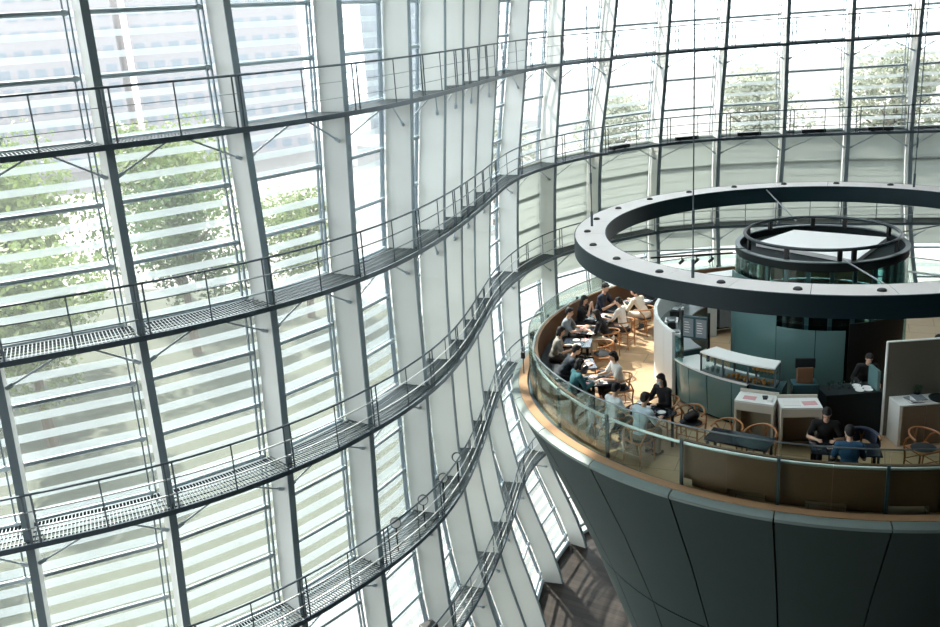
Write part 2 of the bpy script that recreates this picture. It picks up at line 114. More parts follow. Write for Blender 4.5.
# ------------------------------------------------------------ mesh builder
class MB:
    def __init__(s): s.v=[]; s.f=[]; s.m=[]; s.mi=0
    def add(s,vs,fs):
        o=len(s.v); s.v+= [tuple(x) for x in vs]; s.f+=[tuple(i+o for i in f) for f in fs]; s.m+=[s.mi]*len(fs); return s
    def hexa(s,a): # 8 pts: bottom 4 (ccw), top 4
        return s.add(a,[(3,2,1,0),(4,5,6,7),(0,1,5,4),(1,2,6,5),(2,3,7,6),(3,0,4,7)])
    def box(s,c,d,rz=0.,M4=None):
        x,y,z=[k/2 for k in d]; p=[Vector(q) for q in ((-x,-y,-z),(x,-y,-z),(x,y,-z),(-x,y,-z),(-x,-y,z),(x,-y,z),(x,y,z),(-x,y,z))]
        R=Matrix.Rotation(rz,4,'Z') if M4 is None else M4
        return s.hexa([R@q+Vector(c) for q in p])
    def bar(s,a,b,w,h,up=(0,0,1)):
        a=Vector(a);b=Vector(b);t=(b-a).normalized();u=Vector(up); x=t.cross(u)
        if x.length<1e-4: x=t.cross(Vector((1,0,0)))
        x.normalize(); y=x.cross(t); x*=w/2;y*=h/2
        return s.hexa([a-x-y,a+x-y,b+x-y,b-x-y,a-x+y,a+x+y,b+x+y,b-x+y])
    def tube(s,path,r,n=8,closed=False,caps=True):
        P=[Vector(p) for p in path]; k=len(P); rs=r if isinstance(r,(list,tuple)) else [r]*k
        T=[]
        for i in range(k):
            if closed: t=P[(i+1)%k]-P[i-1]
            else: t=P[min(i+1,k-1)]-P[max(i-1,0)]
            T.append(t.normalized())
        u=T[0].cross(Vector((0,0,1)));  u=u if u.length>1e-3 else T[0].cross(Vector((1,0,0))); u.normalize()
        vs=[]
        for i in range(k):
            u=(u-T[i]*u.dot(T[i])); u.normalize(); w=T[i].cross(u)
            for j in range(n):
                a=2*PI*j/n; vs.append(P[i]+(u*math.cos(a)+w*math.sin(a))*rs[i])
        fs=[]
        for i in range(k if closed else k-1):
            a=i*n;b=((i+1)%k)*n
            for j in range(n): fs.append((a+j,a+(j+1)%n,b+(j+1)%n,b+j))
        if caps and not closed: fs.append(tuple(reversed(range(n)))); fs.append(tuple(range((k-1)*n,k*n)))
        return s.add(vs,fs)
    def lathe(s,prof,n=24,c=(0,0,0),a0=0,a1=2*PI,sc=(1,1)):
        full=abs(a1-a0-2*PI)<1e-6; m=n if full else n+1; vs=[]
        for i in range(m):
            a=a0+(a1-a0)*i/n
            for (r,z) in prof: vs.append((c[0]+r*math.cos(a)*sc[0],c[1]+r*math.sin(a)*sc[1],c[2]+z))
        k=len(prof); fs=[]
        for i in range(n):
            A=i*k;B=((i+1)%m)*k
            for j in range(k-1): fs.append((A+j,B+j,B+j+1,A+j+1))
        return s.add(vs,fs)
    def ringseg(s,prof,n,c,a0,a1):  # closed profile swept round an axis, with end caps
        prof=list(prof); k=len(prof); full=abs(a1-a0-2*PI)<1e-6; m=n if full else n+1; vs=[]
        for i in range(m):
            a=a0+(a1-a0)*i/n
            for (r,z) in prof: vs.append((c[0]+r*math.cos(a),c[1]+r*math.sin(a),c[2]+z))
        fs=[]
        for i in range(n):
            A=i*k;B=((i+1)%m)*k
            for j in range(k): fs.append((A+j,B+j,B+(j+1)%k,A+(j+1)%k))
        if not full: fs.append(tuple(range(k))); fs.append(tuple(reversed(range(n*k,n*k+k))))
        return s.add(vs,fs)
    def ell(s,c,r,n=12,k=8,R=None):
        vs=[];fs=[]
        for i in range(k+1):
            th=PI*i/k
            for j in range(n):
                a=2*PI*j/n; q=Vector((r[0]*math.sin(th)*math.cos(a),r[1]*math.sin(th)*math.sin(a),r[2]*math.cos(th)))
                if R is not None: q=R@q
                vs.append(q+Vector(c))
        for i in range(k):
            for j in range(n): fs.append((i*n+j,(i+1)*n+j,(i+1)*n+(j+1)%n,i*n+(j+1)%n))
        return s.add(vs,fs)
    def build(s,name,m,parent=None,smooth=False,local=False,bevel=0.):
        me=bpy.data.meshes.new(name); off=Vector((0,0,0))
        if parent is not None and not local:
            off=wloc(parent)
        me.from_pydata([Vector(v)-off for v in s.v],[],s.f)
        for mm in (m if isinstance(m,(list,tuple)) else [m]): me.materials.append(mm)
        if isinstance(m,(list,tuple)): me.polygons.foreach_set('material_index',s.m)
        if len(s.f)<60000:
            bm=bmesh.new(); bm.from_mesh(me)
            bmesh.ops.remove_doubles(bm,verts=bm.verts,dist=1e-5)
            bmesh.ops.recalc_face_normals(bm,faces=bm.faces); bm.to_mesh(me); bm.free()
        if smooth:
            me.polygons.foreach_set('use_smooth',[True]*len(me.polygons))
            try: me.set_sharp_from_angle(angle=rad(40))
            except Exception: pass
        o=bpy.data.objects.new(name,me); C.objects.link(o)
        if parent is not None: o.parent=parent
        if bevel:
            b=o.modifiers.new('bevel','BEVEL'); b.width=bevel; b.segments=2; b.limit_method='ANGLE'
        return o
def wloc(o):
    v=Vector(o.location); q=o.parent
    while q is not None: v=v+Vector(q.location); q=q.parent
    return v
def tag(o,label,cat,group=None,kind=None):
    if label: o['label']=label
    if cat: o['category']=cat
    if group: o['group']=group
    if kind: o['kind']=kind
    return o
def thing(name,label,cat,loc=(0,0,0),rz=0.,group=None):
    o=bpy.data.objects.new(name,None); C.objects.link(o); o.empty_display_size=.1
    o.location=loc; o.rotation_euler=(0,0,rz); tag(o,label,cat,group); return o
def struct(o): o['kind']='structure'; return o
def dup(root,loc,rz=None,label=None,group=None):
    r=root.copy(); C.objects.link(r); r.location=loc
    if rz is not None: r.rotation_euler=(0,0,rz)
    if label: r['label']=label
    if group: r['group']=group
    for ch in list(root.children):
        c=ch.copy(); C.objects.link(c); c.parent=r
        for g in list(ch.children):
            d=g.copy(); C.objects.link(d); d.parent=c
    return r
def pol(R,az,z=FZ): a=rad(az); return Vector((CX+R*math.cos(a),CY+R*math.sin(a),z))
# ------------------------------------------------------------ facade
TIP=FAC['tip']; NOR=FAC['nor']; NM=len(TIP)
FD=.85; FT=.17
def at(i,z,d=0.,s=0.):
    """point of fin i at height z: d metres outward from its inner edge, s metres along the wall"""
    k=0
    while k<5 and z<LZ[k+1]: k+=1
    t=(LZ[k]-z)/(LZ[k]-LZ[k+1])
    # smooth (Catmull-Rom) through the levels
    def g(A,j):
        j0,j1,j2,j3=max(j-1,0),j,j+1,min(j+2,6)
        o=[]
        for c in (0,1):
            p0,p1,p2,p3=A[i][j0][c],A[i][j1][c],A[i][j2][c],A[i][j3][c]
            o.append(.5*(2*p1+(p2-p0)*t+(2*p0-5*p1+4*p2-p3)*t*t+(3*p1-p0-3*p2+p3)*t**3))
        return Vector(o)
    p=g(TIP,k); n=g(NOR,k).normalized(); tt=Vector((n.y,-n.x))
    q=p+n*d+tt*s
    return Vector((q.x,q.y,z))
ZS=[4.0-1.375*j for j in range(20)]+[GZ]
def strip(i,d0,d1,s0,s1,zs):
    mb=MB(); vs=[]
    for z in zs: vs+=[at(i,z,d0,s0),at(i,z,d0,s1),at(i,z,d1,s1),at(i,z,d1,s0)]
    fs=[]
    for j in range(len(zs)-1):
        a=4*j;b=a+4
        for q in range(4): fs.append((a+q,a+(q+1)%4,b+(q+1)%4,b+q))
    fs.append((0,1,2,3)); fs.append((4*len(zs)-1,4*len(zs)-2,4*len(zs)-3,4*len(zs)-4))
    mb.add(vs,fs); return mb
FINZ=[4.0-.9*j for j in range(31)]+[GZ]
RODZ=[2.2-1.4*j for j in range(19)]
for i in range(NM):
    w=thing('window_%d'%(i+1),None,None,at(i,GZ)); struct(w)
    strip(i,.03,FD,-FT/2,FT/2,FINZ).build('fin',M['fin'],w)
    strip(i,0,.03,-FT/2-.004,FT/2+.004,FINZ).build('edge_strip',M['edge'],w)
    for s in (-.30,-.17):
        strip(i,FD+.02,FD+.09,s-.015,s+.015,FINZ[::2]+([GZ] if FINZ[::2][-1]!=GZ else [])).build('frame_bar',M['rodthin'],w)
    if i==NM-1: continue
    def bay(z,u,d):
        a=at(i,z,d); b=at(i+1,z,d); return a.lerp(b,u)
    # glass of the whole bay: one thin pane following the wall
    mb=MB(); vs=[];fs=[]
    for z in FINZ:
        for d in (FD+.10,FD+.12):
            vs+=[bay(z,.0,d),bay(z,1.,d)]
    for j in range(len(FINZ)-1):
        a=4*j;b=a+4
        fs+=[(a,a+1,b+1,b),(a+2,b+2,b+3,a+3),(a,b,b+2,a+2),(a+1,a+3,b+3,b+1)]
    mb.add(vs,fs); mb.build('glass',M['glass'],w)
    # louvre blades outside
    mb=MB(); z=3.6; 
    while z>GZ+.3:
        for (zz,h) in ((z,.15),):
            a0=bay(zz,.0,FD+.42);b0=bay(zz,1,FD+.42);a1=bay(zz,.0,FD+.42);b1=bay(zz,1,FD+.42)
            n=(bay(zz,.5,FD+1)-bay(zz,.5,FD)).normalized()*.12; h2=Vector((0,0,h/2)); th=n.normalized()*.012
            # blade tilted: top leans out
            P=[a0-h2-n*.5,b0-h2-n*.5,b0+h2+n*.5,a0+h2+n*.5]
            mb.hexa([P[0],P[1],P[1]+th,P[0]+th,P[3],P[2],P[2]+th,P[3]+th])
        z-=.4667
    mb.build('louver_blades',M['louver'],w)
    for z in RODZ+[GZ+.12]:
        a=bay(z,.0,FD+.02);b=bay(z,1,FD+.02); t=(b-a).normalized()
        r=.058 if z>GZ+1 else .1
        mb=MB(); mb.tube([a+t*.1,b-t*.2],r,10)
        if z>GZ+1: mb.tube([b-t*.34,b-t*.24],r*1.35,10)
        mb.build('transom_rod',M['rod'],w,True)
    if i>=12:   # roller blinds drawn down between the second and third catwalks
        mb=MB(); vs=[];fs=[]; zs=[-6.1-.45*j for j in range(12)]+[-11.6]
        for z in zs:
            for d in (FD-.06,FD-.05): vs+=[bay(z,.045,d),bay(z,.955,d)]
        for j in range(len(zs)-1):
            a=4*j;b=a+4; fs+=[(a,a+1,b+1,b),(a+2,b+2,b+3,a+3),(a,b,b+2,a+2),(a+1,a+3,b+3,b+1)]
        mb.add(vs,fs); mb.build('roller_blind',M['blind'],w)
# ------------------------------------------------------------ catwalks
def catrom(P,t):
    i=int(t); i=max(0,min(len(P)-2,i)); u=t-i
    return Vector(P[i]).lerp(Vector(P[i+1]),u)
class Path:
    def __init__(s,P):
        s.P=[Vector(p) for p in P]; s.L=[0]
        for a,b in zip(s.P,s.P[1:]): s.L.append(s.L[-1]+(b-a).length)
    def at(s,x,d=0.,z=0.):
        import bisect
        i=max(0,min(len(s.P)-2,bisect.bisect_right(s.L,x)-1)); u=(x-s.L[i])/max(1e-9,s.L[i+1]-s.L[i])
        p=s.P[i].lerp(s.P[i+1],u)
        def tan(j):
            a=s.P[max(0,j-2)];b=s.P[min(len(s.P)-1,j+2)]; return (b-a).normalized()
        t=tan(i).lerp(tan(i+1),min(1,max(0,u))).normalized(); n=Vector((-t.y,t.x))
        q=p+n*d; return Vector((q.x,q.y,z))
    def near(s,q):
        return min(range(len(s.P)),key=lambda i:(s.P[i]-Vector(q[:2])).length)
CW=['topmost curved steel catwalk crossing the window wall, just below eye level','second curved steel catwalk from the top, running above the grey blinds','third curved steel catwalk from the top, passing behind the suspended ring','fourth curved steel catwalk from the top, carrying small round spotlights','lowest curved steel catwalk, ending behind the side of the concrete cone']
PATHS={}
for k in range(1,6):
    z=LZ[k]; pth=Path(FAC['walk'][str(k)]); PATHS[k]=pth
    # stations: where each fin meets the deck edge
    st=[]
    for i in range(NM):
        q=at(i,z); bi=pth.near(q); st.append(pth.L[bi])
    st=[s for j,s in enumerate(st) if j==0 or s>st[j-1]+.8]
    s0,s1=st[0],st[-1]
    root=thing('catwalk',CW[k-1],'catwalk',pth.at((s0+s1)/2,.5,z))
    N=int((s1-s0)/.35); S=[s0+(s1-s0)*j/N for j in range(N+1)]
    DW=1.15
    g=MB(); x=s0
    while x<s1:
        g.bar(pth.at(x,.05,z-.02),pth.at(x,DW,z-.02),.022,.03); x+=.085
    for d in (.22,.45,.68,.91,1.13):
        vs=[];fs=[]
        for s in S: vs+=[pth.at(s,d-.012,z-.035),pth.at(s,d+.012,z-.035),pth.at(s,d+.012,z-.003),pth.at(s,d-.012,z-.003)]
        for j in range(N):
            a=4*j;b=a+4
            for q in range(4): fs.append((a+q,a+(q+1)%4,b+(q+1)%4,b+q))
        g.add(vs,fs)
    g.build('deck_grating',M['grate'],root)
    for nm,d0,d1,z0,z1,mm in (('inner_stringer',0,.05,-.10,.03,'steel'),('outer_stringer',1.14,1.18,-.13,.0,'steel')):
        g=MB(); vs=[];fs=[]
        for s in S: vs+=[pth.at(s,d0,z+z0),pth.at(s,d1,z+z0),pth.at(s,d1,z+z1),pth.at(s,d0,z+z1)]
        for j in range(N):
            a=4*j;b=a+4
            for q in range(4): fs.append((a+q,a+(q+1)%4,b+(q+1)%4,b+q))
        g.add(vs,fs); g.build(nm,M[mm],root)
    MB().tube([pth.at(s,.03,z+1.21) for s in S],.028,8).build('handrail',M['steel'],root,True)
    for h in (.80,.40):
        MB().tube([pth.at(s,.03,z+h) for s in S],.009 if k==1 else .02,6).build('mid_rail',M['galv' if k<3 else 'silver'],root,True)
    for j,s in enumerate(st):
        for ds in (-.09,.09):
            if s0<=s+ds<=s1: MB().bar(pth.at(s+ds,.03,z),pth.at(s+ds,.03,z+1.20),.035,.035).build('post',M['steel'],root)
        if j+1<len(st):
            sm=(s+st[j+1])/2
            MB().bar(pth.at(sm,.03,z),pth.at(sm,.03,z+1.20),.028,.028).build('post',M['steel'],root)
    for i in range(NM-1):
        for (q,u,sg) in ((i,.42,1),(i+1,.58,-1)):
            a=at(q,z-.75,.25,sg*FT/2+sg*.02)
            A=pth.L[pth.near(at(i,z))];B=pth.L[pth.near(at(i+1,z))]
            if not (s0<=A<B<=s1): continue
            b=pth.at(A+(B-A)*u,.35,z-.1); d=(b-a).normalized()
            mb=MB(); mb.tube([a,b],.024,6); mb.tube([a,a+d*.18],.05,6)
            mb.build('strut',M['rod'],root,True)
# floodlights
def spot_can(p,dirv,label,group,name='spotlight',r=.16):
    t=thing(name,label,'spotlight',p,0,group); d=Vector(dirv).normalized()
    MB().tube([-d*.16,d*.1],r,14).build('housing',M['black'],t,True,local=True)
    MB().tube([d*.1,d*.115],r*.86,14).build('lens',M['plate'],t,True,local=True)
    MB().bar((0,0,-.92),(0,0,0),.04,.04).build('bracket',M['black'],t,local=True)
    return t
pt=PATHS[4]
def nearest_s(k,x,y): return PATHS[k].L[PATHS[k].near((x,y))]
for (x,y,lb) in ((-.3,27.6,'round spotlight on the fourth catwalk rail, highest of the row'),(-.75,26.2,'round spotlight on the fourth catwalk rail, second from the top of the row'),(-1.4,24.5,'round spotlight on the fourth catwalk rail, third from the top of the row'),(-1.95,23.6,'round spotlight on the fourth catwalk rail, lowest of the row')):
    s=nearest_s(4,x,y); p=pt.at(s,.30,LZ[4]+.92)
    spot_can(p,(.12,-.9,.38),lb,'catwalk spotlights')
t=thing('loudspeaker','black loudspeaker box standing on the lowest catwalk at the bottom edge','loudspeaker',(-2.0,25.05,LZ[5]),rad(35))
MB().box((0,0,.42),(.5,.4,.55)).build('cabinet',M['black'],t,local=True,bevel=.03)
MB().box((0,0,.07),(.2,.2,.14)).build('foot',M['steel'],t,local=True)
# dark floodlights lying on the second catwalk
FL=['first from the left','second from the left','third from the left','fourth from the left','fifth from the left']
pt=PATHS[2]
for j,i in enumerate((14,15,16,17,18)):
    A=pt.L[pt.near(at(i,-6.2))]; a=pt.at(A+.5,.3,-6.2); b=pt.at(A+1.6,.3,-6.2)
    t=thing('floodlight','long dark floodlight lying on the second catwalk above the blinds, '+FL[j],'floodlight',a.lerp(b,.5),0,'catwalk floodlights')
    MB().bar(a+Vector((0,0,.13)),b+Vector((0,0,.13)),.22,.16).build('housing',M['black'],t)
    for u in (.2,.8):
        q=a.lerp(b,u); MB().box(q+Vector((0,0,.025)),(.1,.1,.05)).build('foot',M['steel'],t)
# ------------------------------------------------------------ hall shell
mb=MB(); foot=[at(i,GZ,FD+.2) for i in range(NM)]
poly=[Vector((foot[0].x,-8,GZ))]+foot+[Vector((40,foot[-1].y,GZ)),Vector((40,-8,GZ))]
n=len(poly); mb.add([p-Vector((0,0,.2)) for p in poly]+poly,[tuple(range(n)),tuple(range(n,2*n))]+[(j,(j+1)%n,n+(j+1)%n,n+j) for j in range(n)])
struct(mb.build('floor',M['hallfloor']))
M['wallgrey']=mat('hall_wall_grey',(40,44,44),.7)
top=[at(i,4.0,FD+.3) for i in range(NM)]
HX0,HX1,HY0,HY1=-.2,10.5,12.5,29.0   # unseen skylight, added to bring top light onto the round cafe
def edge_y(x):   # facade line y at x (upper roof edge)
    for a,b in zip(top,top[1:]):
        if a.x<=x<=b.x: return a.y+(b.y-a.y)*(x-a.x)/max(1e-6,b.x-a.x)
    return top[-1].y if x>top[-1].x else top[0].y
mb=MB(); xs=sorted(set([top[0].x,HX0,HX1,40.]+[q.x for q in top]))
for a,b in zip(xs,xs[1:]):
    ya,yb=edge_y(a+1e-4),edge_y(b-1e-4)
    for (l0,l1,h0,h1) in (([(-8,-8,HY0,HY0),(HY1,HY1,ya,yb)] if HX0-1e-6<=a and b<=HX1+1e-6 else [(-8,-8,ya,yb)])):
        lo=[Vector((a,l0,4.02)),Vector((b,l1,4.02)),Vector((b,h1,4.02)),Vector((a,h0,4.02))]
        mb.hexa(lo+[q+Vector((0,0,.3)) for q in lo])
struct(mb.build('ceiling',M['wallgrey']))
sk=thing('window_%d'%(NM+1),None,None,((HX0+HX1)/2,(HY0+HY1)/2,4.1)); struct(sk)  # added roof opening that lights the cafe from above
MB().box(((HX0+HX1)/2,(HY0+HY1)/2,4.30),(HX1-HX0,HY1-HY0,.02)).build('glass',M['frost'],sk)
for k in range(1,6): MB().box((HX0+(HX1-HX0)*k/6,(HY0+HY1)/2,4.2),(.08,HY1-HY0,.16)).build('glazing_bar',M['fin'],sk)
for k in range(1,8): MB().box(((HX0+HX1)/2,HY0+(HY1-HY0)*k/8,4.2),(HX1-HX0,.08,.12)).build('glazing_bar',M['fin'],sk)
mb=MB(); mb.box((10,-8,-9),(70,.4,30)); struct(mb.build('wall_back',M['wallgrey']))
mb=MB(); mb.box((40,14,-9),(.4,50,30)); struct(mb.build('wall_right',M['wallgrey']))
# ------------------------------------------------------------ outside
M['plaza']=mat('pale_plaza_paving',(118,114,110),.7,noise=.08,nscale=.4)
M['lawn']=mat('garden_ground',(54,60,46),.9,noise=.3,nscale=.3)
def leafmat(name,rgb):
    m=mat(name,rgb,.6,noise=.35,nscale=.8); nt=m.node_tree; b=nt.nodes['Principled BSDF']
    tl=nt.nodes.new('ShaderNodeBsdfTranslucent'); tl.inputs[0].default_value=lin([min(1,v*1.1/255) for v in rgb])+(1,)
    mx=nt.nodes.new('ShaderNodeMixShader'); mx.inputs[0].default_value=.35; out=nt.nodes['Material Output']
    nt.links.new(b.outputs[0],mx.inputs[1]); nt.links.new(tl.outputs[0],mx.inputs[2]); nt.links.new(mx.outputs[0],out.inputs[0]); return m
M['leaf1']=leafmat('leaf_green',(74,96,58)); M['leaf2']=leafmat('leaf_yellow_green',(104,120,70)); M['leaf3']=leafmat('leaf_dark_green',(58,80,58))
M['leaf4']=leafmat('leaf_painted_haze_green',(146,150,132)); M['bark']=mat('bark',(96,84,70),.9)  # fourth leaf tone: distance haze put into a paler colour
mb=MB(); mb.box((0,80,GZ-.5),(700,700,.2)); struct(mb.build('floor_outside',M['plaza']))
mb=MB(); mb.lathe([(0,.12),(1,.12),(1,0)],48,(-38,58,GZ-.4),sc=(40,34)); tag(mb.build('lawn',M['lawn']),'green garden ground under the trees outside the left windows','garden')
def tree(x,y,h,w,kind,label,proto=None):
    root=thing('tree',label,'tree',(x,y,GZ-.4 if y>100 else GZ-.272),random.uniform(0,6),'trees outside the windows')
    if proto is None:
        rs=random.Random(kind*13+5); mb=MB()
        blobs=[]
        for k in range(16):
            a=rs.uniform(0,2*PI); q=rs.uniform(.0,.33); zz=rs.uniform(.38,.86)
            blobs.append((Vector((math.cos(a)*q,math.sin(a)*q,zz)),rs.uniform(.12,.22)*(1.15-abs(zz-.6))))
        for k in range(6500):
            c,r=rs.choice(blobs); d=Vector((rs.gauss(0,1),rs.gauss(0,1),rs.gauss(0,1))).normalized()
            p=c+d*r*rs.uniform(.65,1.05); s=rs.uniform(.010,.020)
            u=Vector((rs.gauss(0,1),rs.gauss(0,1),rs.gauss(0,.6))).normalized(); v=u.cross(d+Vector((.01,0,0))).normalized()
            mb.add([p-u*s,p-v*s*.6,p+u*s,p+v*s*.6],[(0,1,2,3)])
        cr=mb.build('crown',M['leaf%d'%(kind+1)],root,local=True)
        mb=MB(); mb.tube([(0,0,0),(.01,0,.2),(0,.01,.45),(0,0,.7)],[.03,.024,.018,.006],8)
        for k in range(5):
            a=k*1.3; mb.tube([(0,0,.3+.05*k),(math.cos(a)*.1,math.sin(a)*.1,.45+.05*k),(math.cos(a)*.24,math.sin(a)*.24,.55+.05*k)],[.014,.01,.003],6)
        tk=mb.build('trunk',M['bark'],root,local=True)
    else:
        for ch in proto.children:
            c=ch.copy(); C.objects.link(c); c.parent=root
    root.scale=(w,w,h); return root
KN=['mid green','yellow green','dark green','hazy pale green']; protos={}
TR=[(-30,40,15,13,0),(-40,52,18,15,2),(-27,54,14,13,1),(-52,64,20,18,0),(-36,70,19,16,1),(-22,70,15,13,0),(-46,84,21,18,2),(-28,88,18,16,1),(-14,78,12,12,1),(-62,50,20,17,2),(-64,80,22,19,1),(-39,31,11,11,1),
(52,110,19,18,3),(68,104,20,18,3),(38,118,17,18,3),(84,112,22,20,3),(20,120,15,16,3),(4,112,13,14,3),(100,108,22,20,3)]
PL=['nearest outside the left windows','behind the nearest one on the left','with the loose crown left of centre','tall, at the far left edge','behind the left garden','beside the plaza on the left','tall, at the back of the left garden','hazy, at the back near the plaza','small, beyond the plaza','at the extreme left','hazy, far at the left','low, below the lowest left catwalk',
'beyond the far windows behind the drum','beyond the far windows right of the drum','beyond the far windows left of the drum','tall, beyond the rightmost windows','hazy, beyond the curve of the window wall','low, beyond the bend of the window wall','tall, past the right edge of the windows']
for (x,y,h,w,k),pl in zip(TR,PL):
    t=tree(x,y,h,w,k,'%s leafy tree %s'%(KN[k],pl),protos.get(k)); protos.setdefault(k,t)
# city beyond, with haze put into its faded colours
M['bld']=[mat('pale_render',(158,154,156),.8),mat('pale_blue_cladding',(146,154,162),.6),mat('pale_brick',(160,146,144),.8)]
M['bwin']=mat('distant_window',(132,140,148),.4)
def building(x,y,w,d,h,k,label):
    root=thing('office_building',label,'building',(x,y,GZ-.4),math.atan2(-x,y)*.6,'city buildings beyond the trees')
    mb=MB(); mb.box((0,0,h/2),(w,d,h)); mb.build('walls',M['bld'][k],root,local=True)
    mb=MB(); mb.box((0,0,h+.3),(w+.4,d+.4,.6)); mb.box((w*.2,0,h+1.8),(w*.25,d*.4,3)); mb.build('roof',M['bld'][(k+1)%3],root,local=True)
    nf=int(h/3.6)
    for j in range(nf):
        mb=MB(); n=max(3,int(w/3.2))
        for q in range(n): mb.box((-w/2+w*(q+.5)/n,-d/2-.02,2+3.6*j),(w/n*.62,.15,1.7))
        mb.build('window_row',M['bwin'],root,local=True)
BL=[(-120,190,34,20,46,1,'tall blue-grey tower far outside the top left windows'),(-84,200,30,18,36,0,'pale block right of the tower outside the top left windows'),(-164,160,36,20,34,2,'brick-pink block at the far left of the city'),(-50,210,34,20,38,0,'wide pale block beyond the trees left of centre'),(-96,150,26,16,25,2,'low pinkish block just behind the left trees'),(-6,236,30,18,34,1,'bluish block beyond the trees near the centre')]
for b in BL: building(*b)
# ------------------------------------------------------------ light
w=bpy.data.worlds.new('sky'); scene.world=w; w.use_nodes=True; nt=w.node_tree; nt.nodes.clear()
wo=nt.nodes.new('ShaderNodeOutputWorld'); bg=nt.nodes.new('ShaderNodeBackground'); bg.inputs[0].default_value=(.89,.95,1.,1); bg.inputs[1].default_value=2.6
nt.links.new(bg.outputs[0],wo.inputs[0])
sd=bpy.data.lights.new('sun','SUN'); sd.energy=11; sd.angle=rad(1.2); sd.color=(1,.93,.82)
so=bpy.data.objects.new('sun',sd); C.objects.link(so)
tosun=Vector((-.56,.80,1.0)).normalized(); so.rotation_euler=tosun.to_track_quat('Z','Y').to_euler(); so.location=tosun*60
# ------------------------------------------------------------ camera
p_,r_=.3043,-.0688; F=922.13
fw=Vector((0,math.cos(p_),-math.sin(p_))); rt=Vector((1,0,0)); up=rt.cross(fw)
c_,s_=math.cos(r_),math.sin(r_); R_=rt*c_+up*s_; U_=-rt*s_+up*c_
cd=bpy.data.cameras.new('camera'); co=bpy.data.objects.new('camera',cd); C.objects.link(co)
cd.sensor_width=36; cd.lens=36*F/940; cd.clip_end=2000; cd.clip_start=.1
co.matrix_world=Matrix((( R_.x,U_.x,-fw.x,0),(R_.y,U_.y,-fw.y,0),(R_.z,U_.z,-fw.z,0),(0,0,0,1)))
scene.camera=co
scene.view_settings.view_transform='Standard'; scene.view_settings.look='None'; scene.view_settings.gamma=1; scene.view_settings.exposure=.72
scene.cycles.transparent_max_bounces=24; scene.cycles.max_bounces=8; scene.cycles.use_denoising=True
# ------------------------------------------------------------ concrete cone carrying the cafe
AX=(CX,CY,0)
RZ=-8.05
JO=-100.9
prof=[(6.9,-8.17),(6.47,-9.08),(6.03,-10.0),(5.63,-10.95),(5.25,-11.86)]
prof2=[(5.235,-11.90),(4.86,-13.0),(4.5,-14.0),(3.8,-16.0),(3.1,-18.0),(2.5,-20.0),(2.1,-22.0),(2.0,GZ+.02)]
cone=thing('cafe_tower','huge round inverted concrete cone carrying the cafe on its top','tower',(CX,CY,GZ))
def panel(pr,a0,a1,nm,mm):
    mb=MB(); k=len(pr); pin=[(r-.12,z) for r,z in reversed(pr)]
    mb.ringseg(pr+pin,6,AX,rad(a0),rad(a1)); return mb.build(nm,mm,cone,True)
for k in range(24):
    a=JO+15*k
    panel(prof,a+.16,a+14.84,'concrete_panel',M['concrete']); panel(prof2,a+.16,a+14.84,'concrete_panel',M['concrete'])
MB().lathe([(r-.10,z) for r,z in prof]+[(r-.10,z) for r,z in prof2],72,AX).build('panel_backing',M['joint'],cone,True)
mb=MB()
for k in range(24): mb.ringseg([(6.77,RZ),(6.86,RZ-.015),(6.93,RZ-.06),(6.93,RZ-.115),(6.77,RZ-.115)],6,AX,rad(JO+15*k+.1),rad(JO+15*k+14.9))
mb.build('rim_edge',M['concrete_edge'],cone,True)
MB().ringseg([(6.57,FZ),(6.57,RZ+.01),(6.765,RZ+.01),(6.765,FZ)],120,AX,0,2*PI).build('wood_curb',M['wood'],cone,True)
fl=MB().lathe([(0,FZ),(6.565,FZ),(6.565,FZ-.1),(0,FZ-.1)],96,AX).build('floor_cafe',M['floor'])
MB().lathe([(0,FZ-.1),(6.8,FZ-.1),(6.75,-8.4),(0,-8.4)],72,AX).build('slab',M['joint'],cone)
struct(fl)
# glass balustrade
bal=thing('glass_balustrade','round green-tinted glass balustrade edging the cafe terrace','balustrade',(CX,CY,RZ))
for k in range(48):
    a=JO+7.5*k
    MB().ringseg([(6.485,FZ+.03),(6.505,FZ+.03),(6.505,-6.92),(6.485,-6.92)],4,AX,rad(a+.06),rad(a+7.44)).build('glass_panel',M['rail_glass'],bal,True)
for k in range(24):
    p=pol(6.44,JO+15*k,0); MB().box((p.x,p.y,(FZ-7.22)/2),(.05,.05,-7.22-FZ),rad(JO+15*k)).build('post',M['steel'],bal)
MB().tube([pol(6.40,3*k,-7.30) for k in range(120)],.03,8,True).build('handrail',M['silver'],bal,True)
MB().tube([pol(6.495,3*k,-6.915) for k in range(120)],.014,6,True).build('top_cap',M['galv'],bal,True)
MB().ringseg([(6.46,FZ),(6.55,FZ),(6.55,FZ+.10),(6.46,FZ+.10)],120,AX,0,2*PI).build('base_channel',M['steel'],bal,True)
# benches
def bench(a0,a1,label,gaps):
    b=thing('curved_bench',label,'bench',pol(6.0,(a0+a1)/2),0,'curved benches'); n=int((a1-a0)/2)
    MB().ringseg([(6.26,-8.02),(6.33,-8.02),(6.35,-7.27),(6.29,-7.27)],n,AX,rad(a0),rad(a1)).build('backrest',M['bench'],b,True)
    MB().ringseg([(5.78,FZ+.38),(6.26,FZ+.36),(6.26,FZ+.43),(5.78,FZ+.46)],n,AX,rad(a0),rad(a1)).build('seat',M['cushion'],b,True)
    a=a0+1
    while a<a1-4:
        MB().ringseg([(5.95,FZ),(6.22,FZ),(6.22,FZ+.37),(5.95,FZ+.37)],4,AX,rad(a),rad(a+6)).build('support',M['bench'],b); a+=12
bench(55,207,'long curved wooden bench along the left side of the glass balustrade',0)
bench(229,330,'curved wooden bench along the near right side of the glass balustrade',1)
